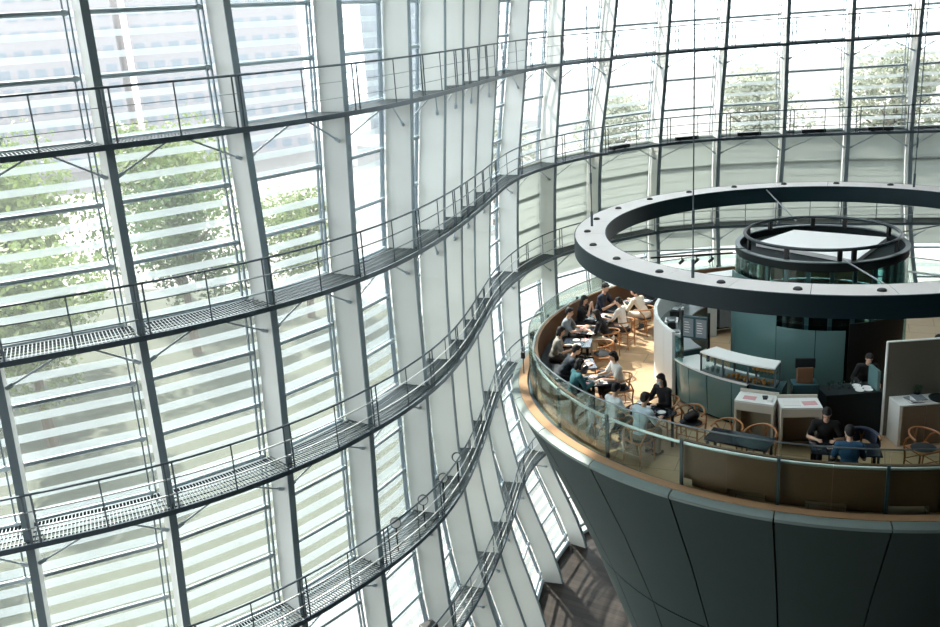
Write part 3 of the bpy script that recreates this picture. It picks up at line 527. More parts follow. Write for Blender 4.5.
# suspended ring
ring=thing('suspended_ring','large dark ring with downlights hung on cables above the cafe','ceiling ring',(CX,CY,-5.1))
MB().ringseg([(4.65,-5.10),(5.36,-5.10),(5.36,-4.70),(5.34,-4.69),(5.34,-4.715),(4.67,-4.715),(4.67,-4.69),(4.65,-4.70)],160,AX,0,2*PI).build('channel',M['ringside'],ring,True)
mb=MB()
for k in range(24): mb.ringseg([(4.672,-4.712),(5.338,-4.712),(5.338,-4.695),(4.672,-4.695)],8,AX,rad(JO+3+15*k+.06),rad(JO+3+15*k+14.94))
mb.build('top_plate',M['ringtop'],ring)
for k in range(24):
    p=pol(5.07,-100.3+15*k,-4.695)
    MB().lathe([(.0,.045),(.05,.042),(.075,.025),(.082,0)],14,p).build('downlight_cap',M['black'],ring,True)
for a in (163,223,283,343,43):
    p=pol(5.02,a,-4.70); mb=MB(); mb.tube([p,p+Vector((0,0,8.72))],.013,6); mb.tube([p,p+Vector((0,0,.35))],.03,8); mb.tube([p+Vector((0,0,1.0)),p+Vector((0,0,1.25))],.026,8)
    mb.build('suspension_cable',M['steel'],ring,True)
for a in (86,-97.8,-168,3):
    MB().tube([pol(4.66,a,-4.74),pol(1.83,a,-5.0)],.016,6).build('stay_rod',M['galv'],ring,True)
tk=thing('track_light_bar','thin black track with three small spotlights, inside the suspended ring','track light',pol(3.1,-166,-4.95))
a=pol(3.95,-169.5,-4.98);b=pol(2.3,-160,-4.98)
MB().bar(a,b,.035,.035).build('track',M['black'],tk)
for u in (.38,.56,.74):
    q=a.lerp(b,u); mb=MB(); mb.tube([q,q-Vector((0,0,.09))],.012,6); mb.tube([q-Vector((-.03,.03,.08)),q-Vector((.04,-.03,.17))],.032,10); mb.build('spot_head',M['black'],tk,True)
# ------------------------------------------------------------ glass core
core=thing('glass_core','round teal glass drum with a pale roof rising through the cafe','glass drum',(CX,CY,FZ))
for k in range(24):
    a=15*k
    MB().ringseg([(1.84,FZ+.02),(1.86,FZ+.02),(1.82,-6.42),(1.80,-6.42)],5,AX,rad(a+.25),rad(a+14.75)).build('glass_panel',M['core_glass'],core,True)
    MB().ringseg([(1.80,-6.40),(1.82,-6.40),(1.77,-5.26),(1.75,-5.26)],5,AX,rad(a+.25),rad(a+14.75)).build('glass_panel',M['core_glass2'],core,True)
MB().ringseg([(1.70,-5.26),(1.79,-5.26),(1.79,-5.10),(1.70,-5.10)],72,AX,0,2*PI).build('rim_band',M['dark'],core,True)
MB().ringseg([(1.70,-5.10),(1.80,-5.10),(1.80,-5.075),(1.70,-5.075)],72,AX,0,2*PI).build('rim_cap',M['galv'],core,True)
MB().tube([pol(1.60,5*k,-4.86) for k in range(72)],.035,10,True).build('roof_rail',M['edge2'],core,True)
for k,a in enumerate((-98,-88,-45,8,50,75,112,142,185,225)):
    p=pol(1.62,a,-4.98); MB().box(p,(.06,.09,.24),rad(a)).build('rail_post',M['black'],core)
R4=[Vector((6.55,20.2)),Vector((7.75,21.15)),Vector((9.35,19.85)),Vector((7.95,18.15))]
mb=MB(); mb.hexa([Vector((q.x,q.y,-5.22)) for q in reversed(R4)]+[Vector((q.x,q.y,-5.13)) for q in reversed(R4)]); mb.build('roof_sheet',M['roof'],core)
MB().lathe([(0,-5.24),(1.70,-5.24),(1.70,-5.30),(0,-5.30)],60,AX).build('roof_deck',M['dark'],core)
MB().lathe([(1.0,FZ+.02),(1.0,-6.35),(0,-6.35)],48,AX).build('lift_shaft',M['dark'],core,True)
for (a0,a1,z1,mm) in ((175,186,-5.6,'teal'),(186.3,223.5,-5.6,'teal'),(224,248,-6.5,'teal'),(248.4,266,-6.5,'teal')):
    MB().ringseg([(1.87,FZ+.02),(1.89,FZ+.02),(1.89,z1),(1.87,z1)],8,AX,rad(a0),rad(a1)).build('back_painted_panel',M[mm],core,True)
MB().ringseg([(1.87,FZ+.02),(1.90,FZ+.02),(1.90,-6.35),(1.87,-6.35)],8,AX,rad(268),rad(313)).build('opening_shade_sheet',M['black'],core,True)  # black sheet standing in for the shade inside the open core
MB().ringseg([(1.60,-6.52),(1.80,-6.52),(1.80,-6.47),(1.60,-6.47)],12,AX,rad(280),rad(345)).build('shelf',M['galv'],core,True)
for k in range(12):
    p=pol(1.55,-170+17*k,0); MB().box((p.x,p.y,-6.75),(.05,.08,2.8),rad(-170+17*k)).build('mullion',M['rodthin'],core)
# ------------------------------------------------------------ service counter
cnt=thing('service_counter','curved teal counter with a white top around the glass drum','counter',pol(3.4,200))
CT=-7.2
for a0,a1 in ((195.4,203),(203.3,212),(212.3,222),(222.3,227.5)):
    MB().ringseg([(3.44,FZ+.06),(3.48,FZ+.06),(3.52,CT-.04),(3.48,CT-.04)],6,AX,rad(a0),rad(a1)).build('front_panel',M['teal'],cnt,True)
MB().ringseg([(3.0,FZ),(3.42,FZ),(3.42,FZ+.06),(3.44,CT-.04),(3.0,CT-.04)],16,AX,rad(195.3),rad(227.5)).build('carcass',M['dark'],cnt)
MB().ringseg([(2.98,CT-.04),(3.56,CT-.04),(3.56,CT),(2.98,CT)],18,AX,rad(195.3),rad(228)).build('worktop',M['white'],cnt)
for a0,a1 in ((128,140),(140.2,152),(152.2,164),(164.2,176),(176.2,188),(188.2,195)):
    MB().ringseg([(3.52,FZ+.02),(3.60,FZ+.02),(3.60,-6.60),(3.52,-6.60)],8,AX,rad(a0),rad(a1)).build('tall_panel',M['white'],cnt,True)
MB().ringseg([(3.52,CT),(3.55,CT),(3.55,-6.68),(3.52,-6.68)],6,AX,rad(195.4),rad(200)).build('glass_screen',M['core_glass'],cnt,True)
MB().ringseg([(2.9,FZ),(3.5,FZ),(3.5,-7.1),(2.9,-7.1)],24,AX,rad(130),rad(194)).build('back_unit',M['tealdark'],cnt,True)
MB().ringseg([(2.88,-7.10),(3.51,-7.10),(3.51,-7.07),(2.88,-7.07)],24,AX,rad(129),rad(194.6)).build('back_worktop',M['galv'],cnt)
# menu stand
ms=thing('menu_stand','grey menu board on two dark posts behind the counter glass','menu board',pol(3.1,201,CT))
pa=pol(3.40,196.2,0);pb=pol(3.06,204.4,0)
for q in (pa,pb): MB().box((q.x,q.y,(CT-6.12)/2),(.05,.05,-6.12-CT),rad(20)).build('post',M['black'],ms)
def vboard(a,b,z0,z1,t):
    mb=MB(); mb.bar((a.x,a.y,(z0+z1)/2),(b.x,b.y,(z0+z1)/2),t,z1-z0); return mb
vboard(pa,pb,-6.72,-6.22,.04).build('board',M['tealdark'],ms)
nrm=Vector((pb.y-pa.y,-(pb.x-pa.x),0)).normalized()
if nrm.y>0: nrm=-nrm
for u0,u1,mm in ((.06,.44,'grey_screen'),(.54,.94,'tealdark')):
    A=pa.lerp(pb,u0)+nrm*.025;B=pa.lerp(pb,u1)+nrm*.025
    sh=vboard(A,B,-6.68,-6.28,.012).build('menu_sheet',M['grey_screen'],ms)
    for j in range(5):
        mb=MB(); z=-6.36-.055*j; mb.bar((A.lerp(B,.12).x+nrm.x*.008,A.lerp(B,.12).y+nrm.y*.008,z),(A.lerp(B,.55+.07*(j%3)).x+nrm.x*.008,A.lerp(B,.55+.07*(j%3)).y+nrm.y*.008,z),.004,.014); mb.build('text_line',M['paper'],sh)
# display case
case=thing('display_case','curved glass pastry case with a white top standing on the counter','display case',pol(3.3,223,CT))
c0,c1=209.8,236.8
MB().ringseg([(3.10,-6.80),(3.56,-6.80),(3.56,-6.77),(3.10,-6.77)],18,AX,rad(c0),rad(c1)).build('top_slab',M['white'],case)
MB().ringseg([(3.12,CT+.001),(3.54,CT+.001),(3.54,CT+.02),(3.12,CT+.02)],18,AX,rad(c0),rad(c1)).build('base_shelf',M['galv'],case)
MB().ringseg([(3.53,CT+.02),(3.545,CT+.02),(3.545,-6.80),(3.53,-6.80)],18,AX,rad(c0),rad(c1)).build('front_glass',M['clear'],case,True)
MB().ringseg([(3.14,-7.0),(3.40,-7.0),(3.40,-6.985),(3.14,-6.985)],18,AX,rad(c0+.5),rad(c1-.5)).build('glass_shelf',M['clear'],case)
for a in (c0,219,228,c1):
    for r in (3.13,3.53): MB().box(pol(r,a,(CT-6.8)/2),(.03,.03,-6.80-CT),rad(a)).build('frame_post',M['steel'],case)
# outer end of the case stands on a plinth continuing the counter
pl=thing('counter_plinth','dark plinth under the right end of the pastry case','counter',pol(3.3,233)); MB().ringseg([(3.0,FZ),(3.45,FZ),(3.5,CT-.025),(3.0,CT-.025)],8,AX,rad(228.3),rad(239)).build('carcass',M['tealdark'],pl)
rs=random.Random(3)
for j in range(22):
    lvl=j>=15; az=220.5+ (j%15)*1.05 if not lvl else 228.5+ (j-15)*1.15; R=(3.46-.075*(j%3)) if not lvl else 3.28
    z=(CT+.02) if not lvl else -6.985
    az=min(az,235.8)
    mb=MB(); mb.ell((0,0,.026),(.055,.032,.027),10,6); 
    for q in (-1,0,1): mb.ell((q*.026,0,.035),(.012,.031,.021),8,5)
    o=mb.build('pastry',M['bread']); o.location=pol(R,az,z); o.rotation_euler=(0,0,rad(az+rs.uniform(-40,40))); 
    tag(o,'golden pastry lying in the glass case on the counter' if not lvl else 'golden pastry on the upper glass shelf of the case','pastry','pastries in the case')
for j in range(6):
    mb=MB(); mb.lathe([(0,0),(.028,0),(.034,.09),(.03,.09),(.025,.01),(0,.01)],12); o=mb.build('glass_jar',M['clear'],None,True); o.location=pol(3.44-.1*(j%2),211.3+1.15*j,CT+.02); tag(o,'clear jar in the left half of the glass case','jar','jars in the case')
# goods on the back worktop
for j,(az,r,w,h,mm,lb) in enumerate(((150,3.2,.25,.18,'white','white box on the back worktop behind the white screen, far end'),(157,3.15,.22,.26,'black','black coffee machine on the back worktop behind the white screen'),(164,3.2,.3,.14,'plate','white tray of crockery on the back worktop behind the white screen'),(171,3.2,.18,.22,'black','black grinder on the back worktop behind the white screen'),(179,3.18,.22,.12,'white','white carton on the back worktop nearest the menu board'))):
    t=thing(['box','coffee_machine','crockery_tray','coffee_grinder','carton'][j],lb,['box','machine','tray','machine','box'][j],pol(r,az,-7.07),rad(az))
    MB().box((0,0,h/2),(w,w*1.3,h)).build('body',M[mm],t,local=True,bevel=.01)
    MB().box((0,0,h+.02),(w*.7,w*.9,.04)).build('lid',M['galv'],t,local=True,bevel=.005)
# register desks
def desk(a,b,label):
    a=Vector(a);b=Vector(b); d=(b-a); L=d.length; rz=math.atan2(d.y,d.x); m=(a+b)/2
    t=thing('cash_desk',label,'desk',(m.x,m.y,FZ),rz,'cash desks'); D=.5; H=.88
    MB().box((0,D/2,H-.02),(L,D,.04)).build('desktop',M['white'],t,local=True)
    MB().box((0,.02,H-.12),(L-.02,.03,.16)).build('apron',M['cream'],t,local=True)
    for s in (-1,1): MB().box((s*(L/2-.02),D/2,(H-.04)/2),(.04,D,H-.04)).build('side_panel',M['cream'],t,local=True)
    MB().box((0,D-.08,(H-.04)/2),(L-.08,.03,H-.05)).build('back_panel',M['beige'],t,local=True)
    MB().box((0,D+.0,H+.02),(L,.03,.08)).build('upstand',M['cream'],t,local=True)
    return t
d1=desk((5.02,16.52),(5.66,16.15),'white cash desk under the right end of the pastry case')
d2=desk((5.76,16.0),(6.5,15.88),'white cash desk beside the dark counter, second from the pastry case')
def on_desk(d,x,y,w,dp,h,mm,nm,lb,cat,rz=0.):
    o=MB().box((0,0,h/2),(w,dp,h)).build(nm,M[mm]); R=Matrix.Rotation(d.rotation_euler.z,4,'Z'); o.location=Vector(d.location)+R@Vector((x,y,.88)); o.rotation_euler=(0,0,d.rotation_euler.z+rz); return tag(o,lb,cat)
on_desk(d1,-.12,.2,.24,.18,.006,'paperpink','menu_sheet','pink menu sheet on the cash desk nearest the pastry case','menu')
on_desk(d1,.16,.28,.10,.14,.03,'black','card_reader','small black card reader on the desk below the pastry case','card reader',.3)
on_desk(d1,.27,.2,.09,.16,.05,'white','receipt_printer','small white receipt printer at the right end of the first cash desk','printer')
on_desk(d2,.18,.22,.26,.18,.006,'paperpink','menu_sheet','pink and white menu sheet on the second cash desk','menu',.1)
on_desk(d2,-.15,.22,.3,.22,.006,'paper','paper_sheet','large white paper sheet on the second cash desk','paper')
# brown till screen behind the desks
t=thing('till_stand','brown till cabinet with a dark screen standing behind the cash desks','till',(6.52,16.9,FZ),rad(-8))
MB().box((0,0,.5),(.5,.35,1.0)).build('base',M['tealdark'],t,local=True,bevel=.01)
MB().box((0,0,1.16),(.3,.14,.32)).build('cabinet',M['bench'],t,local=True,bevel=.01)
MB().box((0,0,1.40),(.38,.05,.20)).build('screen',M['dark'],t,local=True,bevel=.008)
# dark service station
t=thing('dark_counter','charcoal service counter between the cash desks and the white cabinet','counter',(7.30,16.6,FZ))
MB().box((0,0,.44),(1.08,.5,.88)).build('carcass',M['dark'],t,local=True,bevel=.008)
MB().box((0,0,.90),(1.12,.54,.04)).build('worktop',M['dark'],t,local=True,bevel=.005)
MB().box((.47,.0,1.12),(.06,.4,.40)).build('end_screen',M['teal'],t,local=True)
for j in range(5):
    p=Vector((7.43+.17*(j%2)+.02*(j//2),16.45+.12*(j//2),FZ+.922)); mb=MB(); mb.lathe([(0,0),(.05,0),(.085,.015),(.085,.02),(.05,.008),(0,.008)],18); o=mb.build('plate',M['plate'],None,True); o.location=p; tag(o,'white plate on the charcoal service counter','plate','plates on the dark counter')
for j in range(7):
    p=Vector((6.9+.1*j,16.62+.07*(j%2),FZ+.922)); mb=MB(); mb.lathe([(0,0),(.03,0),(.008,.008),(.006,.07),(.03,.10),(.034,.15),(.03,.15),(.026,.105),(0,.08)],12); o=mb.build('wine_glass',M['clear'],None,True); o.location=p; tag(o,'stemmed glass on the back of the charcoal service counter','glass','glasses on the dark counter')
# white cabinet and partition
t=thing('white_cabinet','white cabinet with beige doors in front of the tall partition board','cabinet',(8.85,16.03,FZ))
MB().box((0,0,.425),(1.86,.46,.85)).build('carcass',M['white'],t,local=True,bevel=.006)
for k in range(4): 
    dr=MB().box((-.66+.45*k,-.24,.43),(.44,.022,.80)).build('door',M['taupe2'],t,local=True,bevel=.003)
t2=thing('partition_board','tall beige partition board standing behind the white cabinet','partition',(8.85,16.30,FZ))
MB().box((0,0,.98),(2.0,.05,1.92)).build('panel',M['taupe'],t2,local=True)
MB().box((-1.01,0,.98),(.025,.06,1.94)).build('edge_trim',M['white'],t2,local=True)
MB().box((0,0,1.95),(2.02,.06,.02)).build('top_trim',M['white'],t2,local=True)
rs=random.Random(9)
for j in range(6):
    o=MB().box((0,0,.006),(.21,.28,.012)).build('magazine',M['paper' if j%2==0 else 'grey_screen']); o.location=(8.25+.05*(j%3),15.98,FZ+.85+.012*j); o.rotation_euler=(0,0,rs.uniform(-.4,.4)); tag(o,'magazine in the fanned pile on the white cabinet','magazine','magazines on the cabinet')
o=MB().lathe([(0,0),(.2,0),(.22,.03),(.21,.03),(.19,.012),(0,.012)],28).build('round_tray',M['dark'],None,True); o.location=(8.78,15.98,FZ+.85); tag(o,'dark round tray on the white cabinet','tray')
def pot_plant(x,y,z,label):
    t=thing('potted_plant',label,'plant',(x,y,z)); MB().lathe([(0,0),(.05,0),(.065,.1),(.055,.1),(.05,.085),(0,.085)],16).build('pot',M['dark'],t,True,local=True)
    rs=random.Random(int(x*100)); mb=MB()
    for k in range(36):
        a=rs.uniform(0,6.28); l=rs.uniform(.05,.14); e=rs.uniform(.05,.17); p=Vector((math.cos(a)*l,math.sin(a)*l,.09+e)); q=Vector((0,0,.09)); s=Vector((-math.sin(a),math.cos(a),0))*.018; m_=q.lerp(p,.6)+Vector((0,0,.02))
        mb.add([q,m_-s,p,m_+s],[(0,1,2,3)])
    mb.build('leaves',M['leaf3'],t,local=True)
pot_plant(8.4,16.15,FZ+.85,'small potted plant behind the magazines on the white cabinet'); pot_plant(9.15,16.1,FZ+.85,'small potted plant right of the round tray on the white cabinet')
# white wall unit behind the drum
t=thing('wall_unit','white wall unit with a dark recess behind the drum','cabinet',(6.45,22.9,FZ),rad(12))
mb=MB(); mb.box((-.30,0,.8),(.34,.5,1.6)); mb.box((.52,0,.8),(.08,.5,1.6)); mb.box((.18,0,1.53),(.62,.5,.14)); mb.build('carcass',M['white'],t,local=True)
MB().box((.18,.22,.75),(.62,.04,1.46)).build('recess_back',M['dark'],t,local=True)
MB().box((.16,.0,.5),(.34,.36,.62)).build('equipment_box',M['grey_screen'],t,local=True,bevel=.01)
# ------------------------------------------------------------ chairs and tables
def make_chair():
    t=thing('wishbone_chair','','chair')
    W=M['chairwood']
    mb=MB(); mb.box((0,.02,.435),(.47,.43,.03)); mb.build('seat_frame',W,t,local=True,bevel=.01)
    mb=MB(); mb.ell((0,.02,.462),(.225,.205,.024),16,6); mb.build('cushion',M['cushion'],t,True,local=True)
    for s in (-1,1):
        MB().tube([(s*.215,.20,0),(s*.215,.20,.25),(s*.21,.2,.46)],[.013,.018,.016],8).build('leg',W,t,True,local=True)
        MB().tube([(s*.20,-.20,0),(s*.205,-.18,.25),(s*.22,-.20,.44),(s*.255,-.13,.60),(s*.27,-.02,.70)],[.013,.018,.019,.016,.014],8).build('leg',W,t,True,local=True)
    P=[]
    for k in range(15):
        a=PI*k/14; P.append((.285*math.cos(a),.17-.40*math.sin(a)**.9 if 0 else .15-.40*math.sin(a),.695+.045*math.sin(a)))
    MB().tube(P,.018,8).build('top_rail',W,t,True,local=True)
    mb=MB(); mb.tube([(0,-.19,.44),(0,-.21,.57)],.022,6); mb.tube([(0,-.205,.55),(-.06,-.23,.735)],.014,6); mb.tube([(0,-.205,.55),(.06,-.23,.735)],.014,6); mb.build('back_splat',W,t,True,local=True)
    for a,b in (((-.21,.20,.24),(.21,.20,.24)),((-.205,-.18,.20),(.205,-.18,.20)),((-.21,.2,.17),(-.205,-.185,.17)),((.21,.2,.17),(.205,-.185,.17))):
        MB().tube([a,b],.010,6).build('stretcher',W,t,True,local=True)
    return t
CH=None
def chair(R,az,label,face=0.,empty=True):
    global CH
    p=pol(R,az); rz=rad(az-90+face)
    if CH is None: CH=make_chair(); o=CH; o.location=p; o.rotation_euler=(0,0,rz); o['label']=label; o['group']='wishbone chairs'
    else: o=dup(CH,p,rz,label,'wishbone chairs')
    return o
chair(4.72,145,'wooden wishbone chair under the woman in the white blouse at the far tables')
chair(4.78,156,'wooden wishbone chair under the black-haired person in cream trousers')
chair(4.80,166.5,'empty wooden wishbone chair with dark cushion, farther of the two empty ones on the left',8)
chair(4.78,-178,'empty wooden wishbone chair with dark cushion, nearer of the two empty ones on the left',-6)
chair(4.75,-167,'wooden wishbone chair under the woman in white facing the teal-shirted person')
chair(4.78,131,'wooden wishbone chair under the man in the cream shirt at the farthest table')
chair(4.68,-147.5,'wooden wishbone chair under the masked woman in black')
chair(4.72,-139.5,'wooden wishbone chair holding a black bag beside the masked woman',10)
chair(6.0,-150,'wooden wishbone chair under the white-shirted person by the glass',180)
chair(5.98,-142.5,'wooden wishbone chair under the pale blue shirted person by the glass',180)
chair(4.92,-128.8,'left one of two empty wishbone chairs behind the dark blue table',6)
chair(4.92,-121.5,'right one of two empty wishbone chairs behind the dark blue table',-4)
chair(4.72,-108.8,'wooden wishbone chair under the man in black at the near right table')
chair(4.72,-101,'wooden wishbone chair with a dark jacket over it beside the man in black',-8)
chair(4.78,-88.5,'wooden wishbone chair at the right edge in front of the white cabinet',12)
TH=.72
def make_table(w,d,ped=True):
    t=thing('cafe_table','','table')
    MB().box((0,0,TH-.015),(w,d,.03)).build('tabletop',M['tabletop'],t,local=True,bevel=.004)
    if w<.9:
        MB().tube([(0,0,.02),(0,0,TH-.03)],.035,10).build('column',M['dark'],t,True,local=True)
        MB().box((0,0,.012),(.42,.42,.024)).build('base',M['dark'],t,local=True,bevel=.006)
    else:
        for sx in (-1,1): 
            for sy in (-1,1): MB().box((sx*(w/2-.06),sy*(d/2-.06),(TH-.03)/2),(.04,.04,TH-.03)).build('leg',M['dark'],t,local=True)
    return t
TB={}
def table(R,az,label,w=.62,d=.66):
    p=pol(R,az); rz=rad(az-90)
    if (w,d) not in TB: TB[(w,d)]=make_table(w,d); o=TB[(w,d)]; o.location=p; o.rotation_euler=(0,0,rz); o['label']=label; o['group']='cafe tables'
    else: o=dup(TB[(w,d)],p,rz,label,'cafe tables')
    return o
TA=[(127,5.36,'the farthest table, in front of the man in the cream shirt'),(145,5.36,'dark table in front of the black-clad person raising both hands'),(156,5.36,'dark table between the grey-shirted man and the person in cream trousers'),(166.5,5.40,'dark table in front of the person at the left end of the glass curve'),(-178,5.38,'dark table in front of the person in dark navy leaning forward'),(-167,5.38,'dark table full of papers between the teal-shirted person and the woman in white'),(-146,5.34,'dark table shared by the masked woman and the two people by the glass')]
tabs=[]
for a,R,l in TA: tabs.append((table(R,a,('dark cafe table, ' if l.startswith('the ') else '')+l,.62 if a!=-146 else .9,.66),a,R))
tabs.append((table(5.42,-124.5,'long dark blue table reflecting the sky in front of two empty chairs',1.15,.56),-124.5,5.42))
tabs.append((table(5.32,-105.5,'dark table between the man in black and the person in blue',1.15,.5),-105.5,5.32))
# table ware
rs=random.Random(21)
DESC={127:'the farthest table',145:'the table of the person raising both hands',156:'the table before the grey-shirted man',166.5:'the table at the left end of the curve',-178:'the table of the person in dark navy',-167:'the table of the teal-shirted person',-146:'the table of the masked woman',-105.5:'the table of the man in black'}
def ware(az,R,du,dr): # du along the tangent, dr outward
    a=rad(az); e=Vector((math.cos(a),math.sin(a),0)); t=Vector((-math.sin(a),math.cos(a),0)); return pol(R,az,FZ+TH)+t*du+e*dr
PLATE=CUP=None
SET={127:(3,2,1),145:(4,3,2),156:(3,2,3),166.5:(3,3,1),-178:(4,3,2),-167:(2,2,8),-146:(4,3,2),-105.5:(1,2,2)}
for (tb,az,R) in tabs:
    if az not in SET: continue
    npl,ncu,npa=SET[az]; W_=.24 if az not in(-146,-105.5) else .38
    spots=[]
    def place(r):
        for _ in range(300):
            du=rs.uniform(-W_,W_); dr=rs.uniform(-.2,.2)
            if az==-105.5: dr*=.7
            if all((du-x)**2+(dr-y)**2>(r+q)**2 for x,y,q in spots): spots.append((du,dr,r)); return ware(az,R,du,dr)
        return None
    for k in range(npl):
        p=place(.09)
        if p is None: continue
        if PLATE is None: PLATE=MB().lathe([(0,0),(.05,0),(.09,.016),(.088,.02),(.05,.008),(0,.008)],20).build('plate',M['plate'],None,True); o=PLATE
        else: o=PLATE.copy(); C.objects.link(o)
        o.location=p; tag(o,'white plate on %s'%DESC[az],'plate','plates on the tables')
    for k in range(ncu):
        p=place(.04)
        if p is None: continue
        if CUP is None: CUP=MB().lathe([(0,0),(.028,0),(.035,.11),(.032,.11),(.026,.01),(0,.01)],14).build('water_glass',M['clear'],None,True); o=CUP
        else: o=CUP.copy(); C.objects.link(o)
        o.location=p; tag(o,'water glass on %s'%DESC[az],'glass','glasses on the tables')
    for k in range(npa):
        p=place(.075 if npa>4 else .1)
        if p is None: continue
        w=.09 if npa>4 else .14
        o=MB().box((0,0,.002),(w,w*1.4,.004)).build('paper_sheet',M['paper' if k%3 else 'paperpink']); o.location=p; o.rotation_euler=(0,0,rad(az)+rs.uniform(-.5,.5)); tag(o,'paper sheet lying on %s'%DESC[az],'paper','papers on the tables')
# bag and jacket on chairs
p=pol(4.72,-139.5,FZ+.49); t=thing('handbag','soft black bag lying on the chair beside the masked woman','bag',p,rad(30))
mb=MB(); mb.ell((0,0,.09),(.19,.12,.095),16,10); mb.ell((.06,.02,.13),(.11,.08,.06),12,8); mb.build('body',M['black'],t,True,local=True)
MB().tube([(-.1,0,.16),(-.06,.02,.24),(.04,.02,.25),(.1,0,.16)],.012,6).build('handle',M['black'],t,True,local=True)
t=thing('jacket','dark blue jacket draped over the chair beside the man in black','jacket',pol(4.72,-101,FZ),rad(-101-90-8))
M['navycloth']=mat('navy_cloth',(52,62,82),.85,noise=.2,nscale=20)
P=[]
mb=MB(); vs=[];fs=[]
for k in range(17):
    a=PI*(.12+.76*k/16); x,y=.285*math.cos(a),.15-.40*math.sin(a); n=Vector((math.cos(a),-math.sin(a)*1.2,0)).normalized(); z=.695+.045*math.sin(a)
    for (o,dz) in ((-.03,-.20-.02*math.sin(k*2)),(-.035,0),(-.01,.025),(.012,.024),(.036,0),(.045+.012*math.sin(k*1.7),-.26-.03*math.cos(k)),(.030,-.26-.03*math.cos(k)),(.024,-.01),(-.022,-.01),(-.018,-.19)):
        vs.append((x+n.x*o,y+n.y*o,z+dz))
for k in range(16):
    for j in range(10): fs.append((k*10+j,k*10+(j+1)%10,(k+1)*10+(j+1)%10,(k+1)*10+j))
fs+= [tuple(range(10)),tuple(range(160,170))]
mb.add(vs,fs); mb.build('cloth',M['navycloth'],t,True,local=True)
# small speaker boxes outside the balustrade
for (az,z,lb) in ((172,-7.5,'small black speaker box outside the glass balustrade, nearer one'),(160,-7.5,'small black speaker box outside the glass balustrade, farther one')):
    t=thing('speaker_box',lb,'speaker',pol(6.66,az,RZ+.01),rad(az)); MB().tube([(0,0,0),(0,0,.40)],.015,8).build('stem',M['steel'],t,True,local=True); MB().box((0,0,.47),(.10,.13,.15)).build('body',M['black'],t,local=True,bevel=.01)
# ------------------------------------------------------------ people
M['skin']=mat('skin',(214,172,146),.5); M['hair']=mat('black_hair',(20,18,19),.7,noise=.3,nscale=60); M['shoe']=mat('dark_shoe',(30,28,28),.5)
CL={}
def cloth(rgb):
    if rgb not in CL: CL[rgb]=mat('cloth_%d'%len(CL),rgb,.85,noise=.12,nscale=14)
    return CL[rgb]
def remesh(mb,vox,name,m,parent,smooth=4):
    me=bpy.data.meshes.new(name); me.from_pydata([tuple(v) for v in mb.v],[],mb.f)
    o=bpy.data.objects.new(name,me); C.objects.link(o)
    bm=bmesh.new(); bm.from_mesh(me); bmesh.ops.recalc_face_normals(bm,faces=bm.faces); bm.to_mesh(me); bm.free()
    r=o.modifiers.new('r','REMESH'); r.mode='VOXEL'; r.voxel_size=vox; r.use_smooth_shade=True
    s=o.modifiers.new('s','SMOOTH'); s.factor=.5; s.iterations=smooth
    dg=bpy.context.evaluated_depsgraph_get(); ne=bpy.data.meshes.new_from_object(o.evaluated_get(dg))
    ne.materials.clear(); ne.materials.append(m); ne.name=name
    o.modifiers.clear(); o.data=ne; bpy.data.meshes.remove(me); o.parent=parent
    ne.polygons.foreach_set('use_smooth',[True]*len(ne.polygons)); return o
def caps(mb,a,b,ra,rb,n=10):
    a=Vector(a);b=Vector(b); t=(b-a).normalized(); L=(b-a).length; P=[];R=[]
    for k in range(5): th=PI/2*(1-k/4); P.append(a-t*ra*math.sin(th)); R.append(max(.0008,ra*math.cos(th)))
    for k in range(5): th=PI/2*k/4; P.append(b+t*rb*math.sin(th)); R.append(max(.0008,rb*math.cos(th)))
    mb.tube(P,R,n)
def ik(s,h,l1,l2,pole):
    s=Vector(s);h=Vector(h);d=h-s; L=min(d.length,(l1+l2)*.995); t=d.normalized(); h=s+t*L
    x=(l1*l1-l2*l2+L*L)/(2*L); y=math.sqrt(max(1e-6,l1*l1-x*x)); pl=Vector(pole); pl=(pl-t*pl.dot(t)).normalized()
    return s+t*x+pl*y,h
